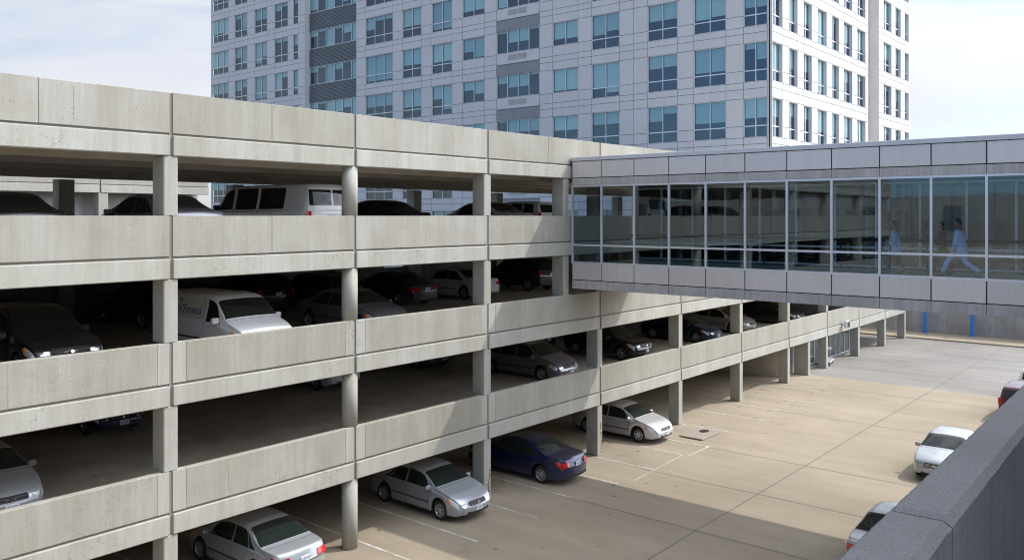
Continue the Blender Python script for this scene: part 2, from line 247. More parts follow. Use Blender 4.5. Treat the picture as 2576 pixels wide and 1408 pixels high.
# ------------------------------------------------------------------ mesh helpers
class MB:
    def __init__(s): s.v = []; s.f = []; s.m = []
    def add(s, vs, fs, mi=0):
        o = len(s.v); s.v += [tuple(p) for p in vs]; s.f += [tuple(i + o for i in f) for f in fs]; s.m += [mi] * len(fs)
    def box(s, x0, y0, z0, x1, y1, z1, mi=0, ch=0.0):
        if x0 > x1: x0, x1 = x1, x0
        if y0 > y1: y0, y1 = y1, y0
        if z0 > z1: z0, z1 = z1, z0
        if not ch:
            s.add([(x0,y0,z0),(x1,y0,z0),(x1,y1,z0),(x0,y1,z0),(x0,y0,z1),(x1,y0,z1),(x1,y1,z1),(x0,y1,z1)],
                  [(0,3,2,1),(4,5,6,7),(0,1,5,4),(1,2,6,5),(2,3,7,6),(3,0,4,7)], mi); return
        c = min(ch, (x1-x0)*.45, (y1-y0)*.45, (z1-z0)*.45); V = []; idx = {}
        for ix, x in enumerate((x0, x1)):
            for iy, y in enumerate((y0, y1)):
                for iz, z in enumerate((z0, z1)):
                    sx, sy, sz = 1-2*ix, 1-2*iy, 1-2*iz
                    for a in range(3):
                        p = [x + sx*c, y + sy*c, z + sz*c]; p[a] = (x, y, z)[a]
                        idx[(ix, iy, iz, a)] = len(V); V.append(tuple(p))
        F = []
        for a in range(3):
            b, d = (a+1) % 3, (a+2) % 3
            for side in (0, 1):
                q = []
                for (u, w_) in ((0,0),(1,0),(1,1),(0,1)):
                    k = [0,0,0]; k[a] = side; k[b] = u; k[d] = w_; q.append(idx[(*k, a)])
                F.append(tuple(q if side else q[::-1]))
        for a in range(3):            # edges along axis a
            b, d = (a+1) % 3, (a+2) % 3
            for u in (0,1):
                for w_ in (0,1):
                    k0 = [0,0,0]; k0[b] = u; k0[d] = w_; k1 = list(k0); k1[a] = 1
                    q = [idx[(*k0, b)], idx[(*k1, b)], idx[(*k1, d)], idx[(*k0, d)]]
                    F.append(tuple(q if (u == w_) == False else q[::-1]))
        for ix in (0,1):
            for iy in (0,1):
                for iz in (0,1):
                    q = [idx[(ix,iy,iz,a)] for a in range(3)]
                    F.append(tuple(q if (ix+iy+iz) % 2 else q[::-1]))
        s.add(V, F, mi)
    def cyl(s, x, y, z0, z1, r, n=20, mi=0, r1=None):
        r1 = r if r1 is None else r1
        V = [(x+r*math.cos(2*math.pi*i/n), y+r*math.sin(2*math.pi*i/n), z0) for i in range(n)] + [(x+r1*math.cos(2*math.pi*i/n), y+r1*math.sin(2*math.pi*i/n), z1) for i in range(n)]
        s.add(V, [(i, (i+1) % n, n+(i+1) % n, n+i) for i in range(n)] + [tuple(range(n))[::-1], tuple(range(n, 2*n))], mi)
    def tube(s, pts, r, n=8, mi=0):
        pts = [Vector(p) for p in pts]; V = []
        for k, p in enumerate(pts):
            t = (pts[min(k+1, len(pts)-1)] - pts[max(k-1, 0)]).normalized(); up = Vector((0,0,1)) if abs(t.z) < .9 else Vector((1,0,0))
            a = t.cross(up).normalized(); b = t.cross(a)
            V += [tuple(p + a*r*math.cos(2*math.pi*i/n) + b*r*math.sin(2*math.pi*i/n)) for i in range(n)]
        F = [(k*n+i, k*n+(i+1) % n, (k+1)*n+(i+1) % n, (k+1)*n+i) for k in range(len(pts)-1) for i in range(n)]
        F += [tuple(range(n)), tuple(range((len(pts)-1)*n, len(pts)*n))[::-1]]
        s.add(V, F, mi)
    def build(s, name, mats, parent=None, smooth=False, world=None, fix=False):
        me = bpy.data.meshes.new(name); me.from_pydata(s.v, [], s.f)
        for m in (mats if isinstance(mats, (list, tuple)) else [mats]): me.materials.append(m)
        me.polygons.foreach_set('material_index', s.m)
        if fix:
            bm = bmesh.new(); bm.from_mesh(me); bmesh.ops.recalc_face_normals(bm, faces=bm.faces); bm.to_mesh(me); bm.free()
        if smooth: me.polygons.foreach_set('use_smooth', [True]*len(me.polygons))
        me.update(); o = bpy.data.objects.new(name, me); C.objects.link(o)
        if parent: o.parent = parent
        return o
def tag(o, label=None, cat=None, group=None, kind=None):
    if label: o['label'] = label
    if cat: o['category'] = cat
    if group: o['group'] = group
    if kind: o['kind'] = kind
    return o
def empty(name, loc=(0,0,0), rz=0, label=None, cat=None, group=None):
    o = bpy.data.objects.new(name, None); C.objects.link(o); o.location = loc; o.rotation_euler = (0,0,rz); o.empty_display_size = .3
    return tag(o, label, cat, group)
def struct(o): o['kind'] = 'structure'; return o
# ------------------------------------------------------------------ ground
g = MB(); g.add([(-900,-900,-0.03),(1500,-900,-0.03),(1500,1500,-0.03),(-900,1500,-0.03)], [(0,1,2,3)]); struct(g.build('ground', M['earth']))
lot = MB(); lot.add([(-25,-14,0),(53,-14,0),(53,36,0),(-25,36,0)], [(0,1,2,3)]); lot = struct(lot.build('parking_lot', M['lot']))
lg = MB(); lg.add([(53,-14,0),(74,-14,0),(74,36,0),(53,36,0)], [(0,1,2,3)]); struct(lg.build('grey_lot_paving', M['lotgrey']))
lt = MB(); lt.box(74,-14,-0.02,78.2,60,0.10, ch=.01); struct(lt.build('pavement', M['lot']))
def strip(pts, wd, z, name, mat, parent):
    m = MB(); V = []
    for k, p in enumerate(pts):
        a = Vector(pts[max(k-1,0)]); b = Vector(pts[min(k+1,len(pts)-1)]); t = (b-a).normalized(); n = Vector((-t.y, t.x)) * wd/2 * (1 if not isinstance(wd, tuple) else 1)
        V += [(p[0]+n.x, p[1]+n.y, z), (p[0]-n.x, p[1]-n.y, z)]
    m.add(V, [(2*k+1, 2*k+3, 2*k+2, 2*k) for k in range(len(pts)-1)]); o = m.build(name, mat, parent); return o
def wiggly(p0, p1, amp, n=40):
    r = random.Random(int(p0[0]*13+p1[1]*7)); out = []; a = b = 0
    d = (Vector(p1)-Vector(p0)).normalized(); nn = Vector((-d.y, d.x))
    for k in range(n+1):
        t = k/n; a = a*.85 + r.uniform(-1,1)*amp; p = Vector(p0).lerp(Vector(p1), t) + nn*a*min(1, 4*t, 4*(1-t)+.2); out.append((p.x, p.y))
    return out
for x in (7, 15.5, 24.4, 29.0, 33.5, 42.05, 49.6): strip(wiggly((x,2),(x,17.6), .012 if x != 42.05 else .09), .035, .004, 'expansion_joint', M['crack'], lot)
strip(wiggly((-10,12.8),(74,12.8), .012, 90), .04, .0045, 'expansion_joint', M['crack'], lot)
strip(wiggly((-10,4.2),(74,4.2), .012, 90), .035, .0045, 'expansion_joint', M['crack'], lot)
for x, y0 in ((6.6,17.5),(9.2,17.5),(11.8,17.5),(14.4,17.5),(17.0,17.5),(19.3,17.5),(22.07,17.35),(24.45,17.3),(26.8,17.25),(29.2,17.1),(31.8,17.4),(33.6,17.0),(36.5,17.1),(39.6,17.0),(42.2,17.0),(45.0,16.8),(48.2,16.9)):
    strip([(x, y0), (x, 25.2)], .09, .006, 'stall_line', M['line'], lot)
strip([(31.8,17.05),(33.7,17.05)], .10, .0075, 'stall_line', M['line'], lot)
strip([(27.5,17.0),(31.8,17.3)], .06, .0075, 'stall_line', M['line'], lot)
for x in (26.5, 30.5, 37.5): strip([(x, 8.9), (x, 6.3)], .11, .006, 'stall_line', M['line'], lot)
# concrete service cover on the lot
sv = empty('utility_cover', (34.3,17.7,0), 0, 'raised concrete utility slab with a dark oval hole on the tan lot', 'utility cover')
m = MB(); m.box(0,0,.006,1.8,1.15,.07, ch=.02); m.build('slab', plain('weathered_cover', (0.27,0.23,0.185), .9), sv)
m = MB(); V = [(1.38+.30*math.cos(a*math.pi/12), .62+.2*math.sin(a*math.pi/12), .076) for a in range(24)]; m.add(V, [tuple(range(24))]); m.build('opening', M['black'], sv)

# ------------------------------------------------------------------ garage
YG = 19.86
XJ = [-14.6, -8.0, -1.4, 4.6, 10.72, 16.5, 22.47, 29.5, 36.35, 43.0, 49.5, 55.9, 62.2, 68.3, 73.6]
XEND = 60.6
P4, P3, P2, P1 = E+3.03, E+0.0, E-3.12, E-6.28
FL = {4: E+2.03, 3: E-.90, 2: E-4.05, 1: E-7.15}
gar = empty('parking_garage', (0,0,0), 0, 'pale concrete multi-storey parking garage with open sides and rows of cars', 'parking garage')
def spandrel(x0, x1, top, strips, mid, parent=gar, Y=YG, name='spandrel'):
    m = MB(); gp = .045; a, b = x0+gp, x1-gp; z1 = top; z0 = top-1.0
    if strips:
        m.box(a+.36, Y+.02, z0, b-.30, Y+.22, z1, 0, .012)
        m.box(a, Y+.022, z0, a+.36, Y+.218, z1, 1, .006); m.box(b-.30, Y+.022, z0, b, Y+.218, z1, 1, .006)
    elif mid:
        c = (a+b)/2; m.box(a, Y+.02, z0, c-.004, Y+.22, z1, 0, .004); m.box(c+.004, Y+.02, z0, b, Y+.22, z1, 0, .012)
    else: m.box(a, Y+.02, z0, b, Y+.22, z1, 0, .012)
    m.box(a-.0, Y+.07, z0-.06, b, Y+.215, z0, 2)                    # groove
    m.box(a, Y-.01, top-1.555, b, Y+.34, z0-.055, 1, .02)          # lower band
    o = m.build(name, [M['panel'], M['band'], M['joint']], parent); return o
for k in range(len(XJ)-1):
    x0, x1 = XJ[k], XJ[k+1]
    for lev, top in ((4,P4),(3,P3),(2,P2),(1,P1)):
        if lev > 1 and x1 > 62.3: continue
        spandrel(x0, x1, top, lev in (1,2) and x0 > 4 and x0 < 29, lev == 4 or (lev == 3 and k > 3))
# joint sealant strips behind the spandrel gaps
for k, x in enumerate(XJ):
    for lev, top in ((4,P4),(3,P3),(2,P2),(1,P1)):
        if lev > 1 and x > 62.3: continue
        m = MB(); m.box(x-.044, YG+.05, top-1.55, x+.044, YG+.2, top-.012, 0); m.build('panel_joint', M['joint'], gar)
def column(x, z0, z1, rnd, Y=YG+.03, wd=.37, dp=.56, parent=gar, tail=True):
    m = MB()
    if rnd: m.cyl(x, Y+.24, z0, z1, .235, 28, 0); o = m.build('column', M['column'], parent); 
    else: m.box(x-wd/2, Y, z0, x+wd/2, Y+dp, z1, 0, .02); o = m.build('column', M['column'], parent)
    if rnd:
        for p in o.data.polygons: p.use_smooth = len(p.vertices) == 4
    return o
for k, x in enumerate(XJ):
    r = (k == 5)
    if x <= 62.3:
        column(x, P3-.0, P4-1.56, r); column(x, P2, P3-1.56, r); column(x, P1, P2-1.56, r)
    column(x, 0, P1-1.56, r)
for x in (27.13,): 
    column(x, P3, P4-1.56, False); column(x, P2-.03, P3-1.56, False)
column(52.75, 0, P1-1.56, False, dp=.9)
# rust and spalling at the feet of two columns: shallow flakes
for (cx, top_) in ((22.47, 1.0), (29.5, 1.35)):
    m = MB(); r_ = random.Random(int(cx*10))
    n = 26; V = []; xx = cx+.04
    for q in range(n):
        z = .1+(top_-.1)*q/(n-1); xx += r_.uniform(-.022, .024); h_ = r_.choice([.006, .015, .03, .05])*r_.uniform(.6, 1.2); V += [(xx-h_, YG+.027, z), (xx+h_, YG+.027, z)]
    m.add(V, [(2*q, 2*q+1, 2*q+3, 2*q+2) for q in range(n-1)])
    m.build('rust_stain', M['rust'], gar)
# decks and joists
YB = 35.5
for lev, z in FL.items():
    m = MB(); m.box(-14.6, YG+.22, z-.16, XEND, YB, z, 0); 
    o = m.build('deck' , [M['deck']], gar)
    m = MB(); m.box(-14.6, YG+.36, z-.20, XEND, YB, z-.165)
    y = YG+1.5
    while y < YB-.5:
        m.box(-14.6, y, z-.62, XEND, y+.32, z-.2); y += 2.9
    m.build('joists', M['soffit'], gar)
m = MB(); m.box(XEND, YG+.22, FL[1]-.2, 73.6, 25.8, FL[1]); m.box(XEND, 25.7, 0, 73.6, 25.85, FL[1]-.2); m.box(73.3, YG+.6, FL[1]-.9, 73.6, 25.8, FL[1]-.2); m.build('podium', M['soffit'], gar)
# back columns, back beams
for x in (0, 7.2, 14.5, 22.1, 28.0, 33.5, 40.6, 47.5, 54.5):
    m = MB(); m.box(x-.3, YB-.6, 0, x+.3, YB, P4-1.6, ch=.02); m.build('column', M['column'], gar)
m = MB(); m.box(-14.6, YB-.02, P4-1.5, XEND, YB+.2, P4, 0); m.build('back_spandrel', M['band'], gar)
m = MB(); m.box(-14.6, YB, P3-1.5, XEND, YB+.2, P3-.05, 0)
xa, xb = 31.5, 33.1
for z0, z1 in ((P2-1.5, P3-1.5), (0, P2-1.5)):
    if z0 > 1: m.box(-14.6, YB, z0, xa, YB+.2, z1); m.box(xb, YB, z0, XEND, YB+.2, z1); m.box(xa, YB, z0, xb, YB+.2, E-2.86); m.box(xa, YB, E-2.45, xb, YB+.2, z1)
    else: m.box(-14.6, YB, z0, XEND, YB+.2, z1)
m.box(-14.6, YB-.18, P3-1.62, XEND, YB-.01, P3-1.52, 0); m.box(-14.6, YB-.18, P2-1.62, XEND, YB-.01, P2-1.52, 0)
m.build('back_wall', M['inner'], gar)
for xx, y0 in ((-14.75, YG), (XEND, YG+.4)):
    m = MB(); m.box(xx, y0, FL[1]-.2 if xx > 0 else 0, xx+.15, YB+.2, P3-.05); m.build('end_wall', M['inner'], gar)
m = MB(); m.box(-14.75, YG, P4-1.56, -14.6, YB, P4); m.build('end_wall', M['band'], gar)
# ground floor rooms: inner wall, door grille, shopfront
m = MB(); m.box(50.9, 24.6, 0, 65.4, 24.8, FL[1]-.2); m.build('ground_wall', M['soffit'], gar)
m = MB(); m.box(50.75, 20.9, 0, 50.9, 35.3, FL[1]-.2); m.build('ground_wall', M['soffit'], gar); m = MB(); m.box(65.2, 21.4, 0, 65.4, 24.6, FL[1]-.2); m.build('ground_wall', M['soffit'], gar)
for (sx_, zt_, hh_) in ((6.18, P2-.03, .9), (7.05, P2-.02, .97), (14.9, P2-.4, .45), (12.3, P1-.05, .8), (8.4, P4-.1, .8)):
    m = MB(); m.box(sx_, YG+.0165, zt_-hh_, sx_+.022, YG+.019, zt_); m.build('rust_run', plain('rust_run', (0.36,0.29,0.22), .9), gar)
gr = MB(); gr.box(50.9, 21.0, .55, 55.1, 21.05, 1.95, 0)
for i in range(20): gr.box(50.9, 20.96, .6+i*.068, 55.1, 21.0, .63+i*.068, 1)
gr.box(50.9, 20.98, 0, 55.1, 21.1, .53, 2)
gr.build('louvred_door', [M['midgrey'], M['louvre'], M['column']], gar)
sf = empty('shopfront', (0,0,0)); sf.parent = gar
m = MB(); xs = [55.2+1.0*i for i in range(11)]
for x in xs: m.box(x-.035, 21.22, 0, x+.035, 21.3, 2.1)
m.box(55.1, 21.22, 0, 65.3, 21.3, .08); m.box(55.1, 21.22, 1.98, 65.3, 21.3, 2.1); m.build('shopfront_frame', M['alu'], sf)
m = MB(); m.add([(55.1,21.26,.06),(65.3,21.26,.06),(65.3,21.26,2.0),(55.1,21.26,2.0)], [(0,1,2,3)]); m.build('glass', M['wglass'], sf)
m = MB(); m.box(55.1, 23.2, 0, 65.1, 23.25, 2.3); m.build('room_wall', M['room'], sf)
# floodlight on the spandrel
fl = empty('floodlight', (58.6, YG-.02, P1-1.05), 0, 'square silver floodlight bracketed to the garage spandrel under the bridge', 'floodlight')
m = MB(); m.box(-.28,-.42,-.22,.28,-.2,.28, 0, .05); m.box(-.05,-.2,-.05,.05,0,.1,0); m.build('housing', M['alu'], fl)
m = MB(); m.box(-.22,-.435,-.17,.22,-.425,.22, 0); m.build('lens', M['chrome'], fl)
# cart left by the shopfront
ct = empty('hand_cart', (57.4, 20.5, 0), R(12), 'flat metal hand cart with tall push frame in front of the shopfront', 'hand cart')
m = MB(); m.box(-.8,-.4,.22,.9,.4,.30, 0, .02); m.build('platform', M['alu'], ct)
for sx in (-.65,.7):
    for sy in (-.3,.3): m = MB(); m.tube([(sx,sy-.03,.1),(sx,sy+.03,.1)], .1, 12); m.build('wheel', M['tyre'], ct)
m = MB(); m.tube([(-.75,-.35,.3),(-.75,-.35,1.25),(-.75,.35,1.25),(-.75,.35,.3)], .025); m.box(-.75,-.36,1.1,.35,.36,1.13,0); m.tube([(.33,0,.3),(.33,0,1.1)],.02); m.build('push_frame', M['alu'], ct)
# painted bay lines on the decks
for lev in (1, 2):
    for k in range(22):
        x = -8 + k*2.62 + .3*lev
        strip([(x, YG+.6),(x, YG+5.4)], .11, FL[lev]+.004, 'stall_line', M['line'], gar)
        if k % 1 == 0: strip([(x, YB-.9),(x, YB-5.6)], .11, FL[lev]+.004, 'stall_line', M['line'], gar)

# ------------------------------------------------------------------ rear wing of the garage
wing = empty('garage_wing', (0,0,0), 0, 'far concrete garage wing seen through the open third level behind the cars', 'parking garage')
YW = 55.0; XW = [-36.5, -27.5, -18.3, -9.2, -.4, 8.3, 16.2, 24.9, 32.5]
for k in range(len(XW)-1):
    for top in (P4, P3, P2): spandrel(XW[k], XW[k+1], top, False, False, wing, YW)
for x in XW[:-1]:
    for a, b in ((P3, P4-1.56), (P2, P3-1.56)): column(x+.2, a, b, False, YW+.03, .62, .7, wing)
m = MB(); m.box(-36.5, YW+1.4, 0, 32.4, YW+14, P4-.7); m.build('wall', M['wingwall'], wing)
m = MB(); m.box(-36.5, YW+.3, FL[3]-.2, 32.4, YW+1.4, FL[3]); m.box(-36.5, YW+.3, FL[2]-.2, 32.4, YW+1.4, FL[2]); m.box(-36.5, YW+.3, P4-1.2, 32.4, YW+1.4, P4-1.0); m.build('deck', M['soffit'], wing)

# ------------------------------------------------------------------ office block
XO, YO = 61.2, 25.96; W_, D_ = 36.5, 77.2; ZT = E+38.3; HEAD = E+8.9
off = empty('office_building', (0,0,0), 0, 'tall pale metal clad office block with grid of tinted windows and a charcoal recess', 'office building')
FC, FSX, CELEY = math.cos(R(YAW)), math.sin(R(YAW)), 0
def proj(p):
    Z = p[0]*FC + p[1]*FSX; r = (p[0]*FSX - p[1]*FC)/Z; return 1288+2145*r, 543-2145*(p[2]-E)/Z, Z
heads = [HEAD + 4.2*k for k in range(-4, 7)]
wins = []
def face(o, u, n, cols, s_end, name, recess=None):
    """o origin; u direction along; n outward normal. cols: (s0,s1,type)"""
    def P3_(s, d, z): return (o[0]+u[0]*s+n[0]*d, o[1]+u[1]*s+n[1]*d, z)
    mb = MB()
    def cell(s0, s1, z0, z1, d, mi=0, dep=.04, gap=.018):
        if s1-s0 < .08 or z1-z0 < .06: return
        a = P3_(s0+gap, d-dep, z0+gap); b = P3_(s1-gap, d, z1-gap); mb.box(a[0],a[1],a[2],b[0],b[1],b[2], mi, .006)
    def wallbox(s0, s1, z0, z1, d0, d1, mi):
        a = P3_(s0, d0, z0); b = P3_(s1, d1, z1); mb.box(a[0],a[1],a[2],b[0],b[1],b[2], mi)
    # breakpoints
    prev = 0.0; segs = []
    for (a, b, t) in cols:
        if a > prev+.01: segs.append((prev, a, 'pier'))
        segs.append((a, b, t)); prev = b
    if prev < s_end-.01: segs.append((prev, s_end, 'pier'))
    for hi, h in enumerate(heads):
        for (a, b, t) in segs:
            nxt = h + 4.2
            if t == 'pier':
                sub = [a, b] if b-a < 2.4 else [a, (a+b)/2, b]
                for i in range(len(sub)-1):
                    for z0, z1 in ((h-2.97, h-2.1), (h-2.1, h), (h, h+.72), (h+.72, nxt-2.97)): cell(sub[i], sub[i+1], z0, z1, 0)
                wallbox(a, b, h-2.97, nxt-2.97, -.16, -.05, 1)
                continue
            if t[0] == 'R':
                d = -.55; H_ = 2.06; hh = h+.1
                for i in range(14):
                    z = hh + .02 + i*(4.2-H_)/14; a_ = P3_(a, d-.05, z); b_ = P3_(b, d+.03, z+.085); mb.box(*a_, *b_, 2)
                wallbox(a, b, hh, hh+4.2-H_, d-.12, d-.03, 2)
                wins.append((o,u,n,a+.1,b-.1,hh-H_,hh,d-.06,6,None,hi))
                wallbox(a-.0, a+.1, h-2.97, nxt-2.97, d-.1, -.045, 0); wallbox(b-.1, b, h-2.97, nxt-2.97, d-.1, -.045, 0)
                continue
            H_ = {'w2':2.97,'w3':2.97,'n1':2.97,'s2':2.1,'l4':2.15,'c':2.97,'c1':2.97}[t]
            hd = h + (.12 if t == 'l4' else 0); dd = -.12 if name == 'left' else -.24
            wins.append((o,u,n,a,b,hd-H_,hd,dd,{'w2':2,'w3':3,'n1':1,'s2':2,'l4':4,'c':2,'c1':3}[t], None if t in ('s2','l4') else 2.1, hi))
            wallbox(a, b, hd, nxt-2.97 if t not in ('s2','l4') else nxt-H_, -.30, -.05, 1)
            if t == 'l4':
                wallbox(a, b, h-2.97, hd-H_, -.3, -.05, 1)
                cell(a, b, h-2.97-.1, hd-H_, 0)
                cell(a, b, hd+.02, hd+.95, 0, 3); 
                for i in range(2):
                    sa = a+1.5+i*1.15; 
                    for q in range(7): wallbox(sa, sa+1.05, hd-H_-.68+q*.075, hd-H_-.68+q*.075+.035, -.001, .03, 4)
                cell(a, b, hd+.95, nxt-2.97-.1, 0)
            else:
                zb_ = nxt-2.97 if t not in ('s2',) else nxt-H_
                mid_ = h+.72
                cell(a, b, h, mid_, 0); cell(a, b, mid_, h+1.23, 0)
                if t == 's2': cell(a, b, h+1.23, zb_, 0)
            # reveals
            lo = hd-H_
            for (sa, sb, za, zb2) in ((a, a+.03, lo, hd), (b-.03, b, lo, hd), (a, b, hd-.03, hd), (a, b, lo, lo+.04)):
                wallbox(sa, sb, za, zb2, dd-.05, -.003, 0)
            if t == 'c1' or t == 'c': pass
    mb.build('wall', [M['clad'], M['clad_back'], M['charcoal'], M['midgrey'], M['louvre']], off)
left = [(0.29,2.18,'c'),(3.62,6.37,'w2'),(7.83,10.59,'w2'),(13.33,16.18,'w2'),(17.61,20.42,'s2'),(21.91,27.09,'l4'),(28.6,31.53,'s2'),(32.94,35.79,'w2'),(37.29,40.15,'w2'),(41.62,46.04,'w3'),
        (47.51,56.76,'R'),(58.14,59.16,'n1'),(60.18,62.93,'w2'),(64.43,67.16,'w2'),(68.73,71.61,'w2'),(73.0,77.1,'w3')]
right = [(0.29,2.2,'c'),(3.5,5.2,'w2'),(6.46,8.25,'w2'),(9.54,11.66,'w2'),(12.98,14.67,'w2'),(15.9,18.16,'w2'),(19.47,21.86,'w2'),(27.4,30.04,'w2'),(31.38,33.27,'w2'),(34.7,36.2,'w2')]
face((XO, YO), (0,1), (-1,0), left, D_, 'left')
face((XO, YO), (1,0), (0,-1), right[:7], 22.6, 'right')
face((XO+26.0, YO), (1,0), (0,-1), [(a-26.0, b-26.0, t) for a, b, t in right[7:]], 10.5, 'right')
face((XO+22.6, YO+.9), (1,0), (0,-1), [(.5, 2.4, 'w2')], 3.4, 'right')
m = MB(); m.box(XO+25.9, YO+.05, E-9, XO+26.05, YO+1, ZT-1); m.box(XO+22.5, YO+.05, E-9, XO+22.62, YO+1, ZT-1)
m.build('recess_return', M['bridgeclad'], off)
m = MB(); m.box(XO+.004, YO+.004, E-12, XO+.27, YO+.27, ZT, 0, .004); m.build('corner_trim', M['clad'], off)
# dark core, roof
m = MB(); m.box(XO+1.1, YO+2.2, 0, XO+W_-.5, YO+D_-.5, ZT-3); m.box(XO+.35, YO+.4, ZT-3.0, XO+W_, YO+D_, ZT-2); m.box(XO+W_-.35, YO+.4, 0, XO+W_, YO+D_, ZT-2); m.box(XO+.4, YO+D_-.3, 0, XO+W_, YO+D_-.05, ZT-2)
for h in heads: m.box(XO+.75, YO+1.3, h+.1, XO+1.2, YO+D_-.4, h+1.1); m.box(XO+.32, YO+.32, h+.1, XO+22.4, YO+2.3, h+1.1);  m.box(XO+26.2, YO+.32, h+.1, XO+W_-.3, YO+2.3, h+1.1)
m.build('core', M['room'], off)
# windows: the ones that show become parts, the rest one stuff part
def window_mesh(wd):
    (o,u,n,a,b,z0,z1,d,panes,tr,hi) = wd
    def Q(s, dd, z): return (o[0]+u[0]*s+n[0]*dd, o[1]+u[1]*s+n[1]*dd, z)
    fr = MB(); t = .045
    def bx(s0,s1,za,zb,d0,d1,mi=0): p = Q(s0,d0,za); q = Q(s1,d1,zb); fr.box(*p,*q,mi)
    bx(a,a+t,z0,z1,d-.06,d+.03); bx(b-t,b,z0,z1,d-.06,d+.03); bx(a+t,b-t,z1-t,z1,d-.06,d+.03); bx(a+t,b-t,z0,z0+t,d-.06,d+.03)
    for i in range(1, panes): s = a+(b-a)*i/panes; bx(s-.03,s+.03,z0+t,z1-t,d-.055,d+.028)
    if tr: bx(a+t,b-t,z1-tr-.04,z1-tr+.04,d-.05,d+.04)
    gl = MB(); v = [Q(a+t,d-.02,z0+t),Q(b-t,d-.02,z0+t),Q(b-t,d-.02,z1-t),Q(a+t,d-.02,z1-t)]; gl.add(v, [(0,1,2,3)])
    bl = MB(); r = random.Random(int(a*31+z0*17+u[0]*5)); H_ = z1-z0
    basef = r.choice([.45,.6,.72,.62,.5,.15,.9,.55,.35]) if panes != 6 else .3
    for i in range(panes):
        s0 = a+(b-a)*i/panes+.05; s1 = a+(b-a)*(i+1)/panes-.05
        f = basef if r.random() < .7 else r.uniform(.08,.95)
        if panes == 6: f = [.95,.45,.12,.97,.1,.3][i] if r.random() < .8 else r.random()
        if panes == 4: f = r.choice([.1,.35,.6,.9,.55,.1]) if i in (0,3) else .55
        zz = z1-f*H_; p = Q(s0,d-.14,zz); q = Q(s1,d-.12,z1-.02); bl.box(*p,*q)
    return fr, gl, bl
def area(wd):
    (o,u,n,a,b,z0,z1,d,panes,tr,hi) = wd
    x0,y0,_ = proj((o[0]+u[0]*a, o[1]+u[1]*a, z0)); x1,y1,_ = proj((o[0]+u[0]*b, o[1]+u[1]*b, z1))
    xa,xb = sorted((x0,x1)); ya,yb = min(y0,y1),max(y0,y1)
    xa,xb = max(xa,0),min(xb,2576); 
    lim = 378 if xa > 1430 else 192 + (xa/1714)*186
    if ya < lim: yb = min(yb, lim)
    elif not (400 < ya < 543 and xa < 1430): return 0
    else: yb = min(yb, 543); ya = max(ya, 445); return max(0, xb-xa)*max(0, yb-ya)*.4
    ya = max(ya, 0); return max(0,xb-xa)*max(0,yb-ya)
wins.sort(key=area, reverse=True)
F_, G_, B_ = MB(), MB(), MB()
for i, wd in enumerate(wins):
    fr, gl, bl = window_mesh(wd)
    if i < 98:
        wo = fr.build('window', M['alu'], off); gl.build('pane', M['wglass'], wo); bl.build('blind', M['blind'], wo)
    else:
        F_.add(fr.v, fr.f, 0); F_.add(gl.v, gl.f, 1); F_.add(bl.v, bl.f, 2)
o = F_.build('windows', [M['alu'], M['wglass'], M['blind']], off); o['kind'] = 'stuff'

# ------------------------------------------------------------------ pedestrian bridge
XS, WS = 27.4, 4.65; X2 = XS+WS; YS0, YS1 = 1.0, YG-.02
br = empty('pedestrian_bridge', (0,0,0), 0, 'enclosed grey metal and glass pedestrian bridge crossing from the garage to the right edge', 'pedestrian bridge')
mul = [YG-.06] + [18.42-1.467*i for i in range(13)]
zb = lambda v: E+v
for k in range(len(mul)-1):
    y1, y0 = mul[k], mul[k+1]
    m = MB(); m.box(XS, y0+.018, zb(1.5), XS+.08, y1-.018, zb(2.13), 0, .008); m.build('upper_cladding_panel', M['bridgeclad'], br)
    m = MB(); m.box(XS, y0+.018, zb(-2.50), XS+.08, y1-.018, zb(-1.87), 0, .008); m.build('lower_cladding_panel', M['bridgeclad'], br)
    m = MB(); m.box(XS+.0, y0+.006, zb(1.20), XS+.1, y1-.006, zb(1.47), 0, .006); m.build('concrete_band', M['bridgeband'], br); m = MB(); m.box(XS+.0, y0+.006, zb(-2.86), XS+.12, y1-.006, zb(-2.53), 0, .006); m.build('concrete_band', M['bridgeband'], br)
    for s, X in ((1, XS+.05), (2, X2-.05)):
        m = MB(); m.add([(X,y0,zb(-1.8)),(X,y1,zb(-1.8)),(X,y1,zb(1.16)),(X,y0,zb(1.16))], [(0,1,2,3)]); m.build('glass_pane', M['bglass' if s == 1 else 'bglass2'], br)
m = MB(); m.box(XS+.05, YS0, zb(1.21), XS+.15, YS1, zb(2.15)); m.box(XS+.06, YS0, zb(-2.84), XS+.16, YS1, zb(-1.85)); 
m.box(X2-.12, YS0, zb(1.2), X2, YS1, zb(2.2)); m.box(X2-.12, YS0, zb(-2.86), X2, YS1, zb(-1.85)); m.build('backing', M['rail'], br)
m = MB(); m.box(XS-.03, YS0, zb(2.15), XS+.3, YS1, zb(2.30), 0, .01); m.box(X2-.3, YS0, zb(2.15), X2+.03, YS1, zb(2.30), 0, .01); m.build('roof_flashing', M['flashing'], br)
m = MB(); m.box(XS+.2, YS0, zb(1.25), X2-.2, YS1, zb(2.2)); m.build('roof', M['wingwall'], br)
m = MB(); m.box(XS+.12, YS0, zb(-2.85), X2-.12, YS1, zb(-2.0)); m.build('underside', M['panel'], br)
m = MB(); m.box(XS+.16, YS0, zb(-1.99), X2-.12, YS1, zb(-1.90)); m.build('floor', M['floor'], br)
for X in (XS, X2-.1):
    m = MB()
    for y in mul: m.box(X+.0, y-.035, zb(-1.87), X+.1, y+.035, zb(1.2))
    m.box(X+.004, YS0, zb(1.13), X+.096, YS1, zb(1.197)); m.box(X+.004, YS0, zb(-1.867), X+.096, YS1, zb(-1.79)); m.box(X+.01, YS0, zb(-1.18), X+.09, YS1, zb(-1.11))
    m.build('window_frame', M['alu'], br)
m = MB()
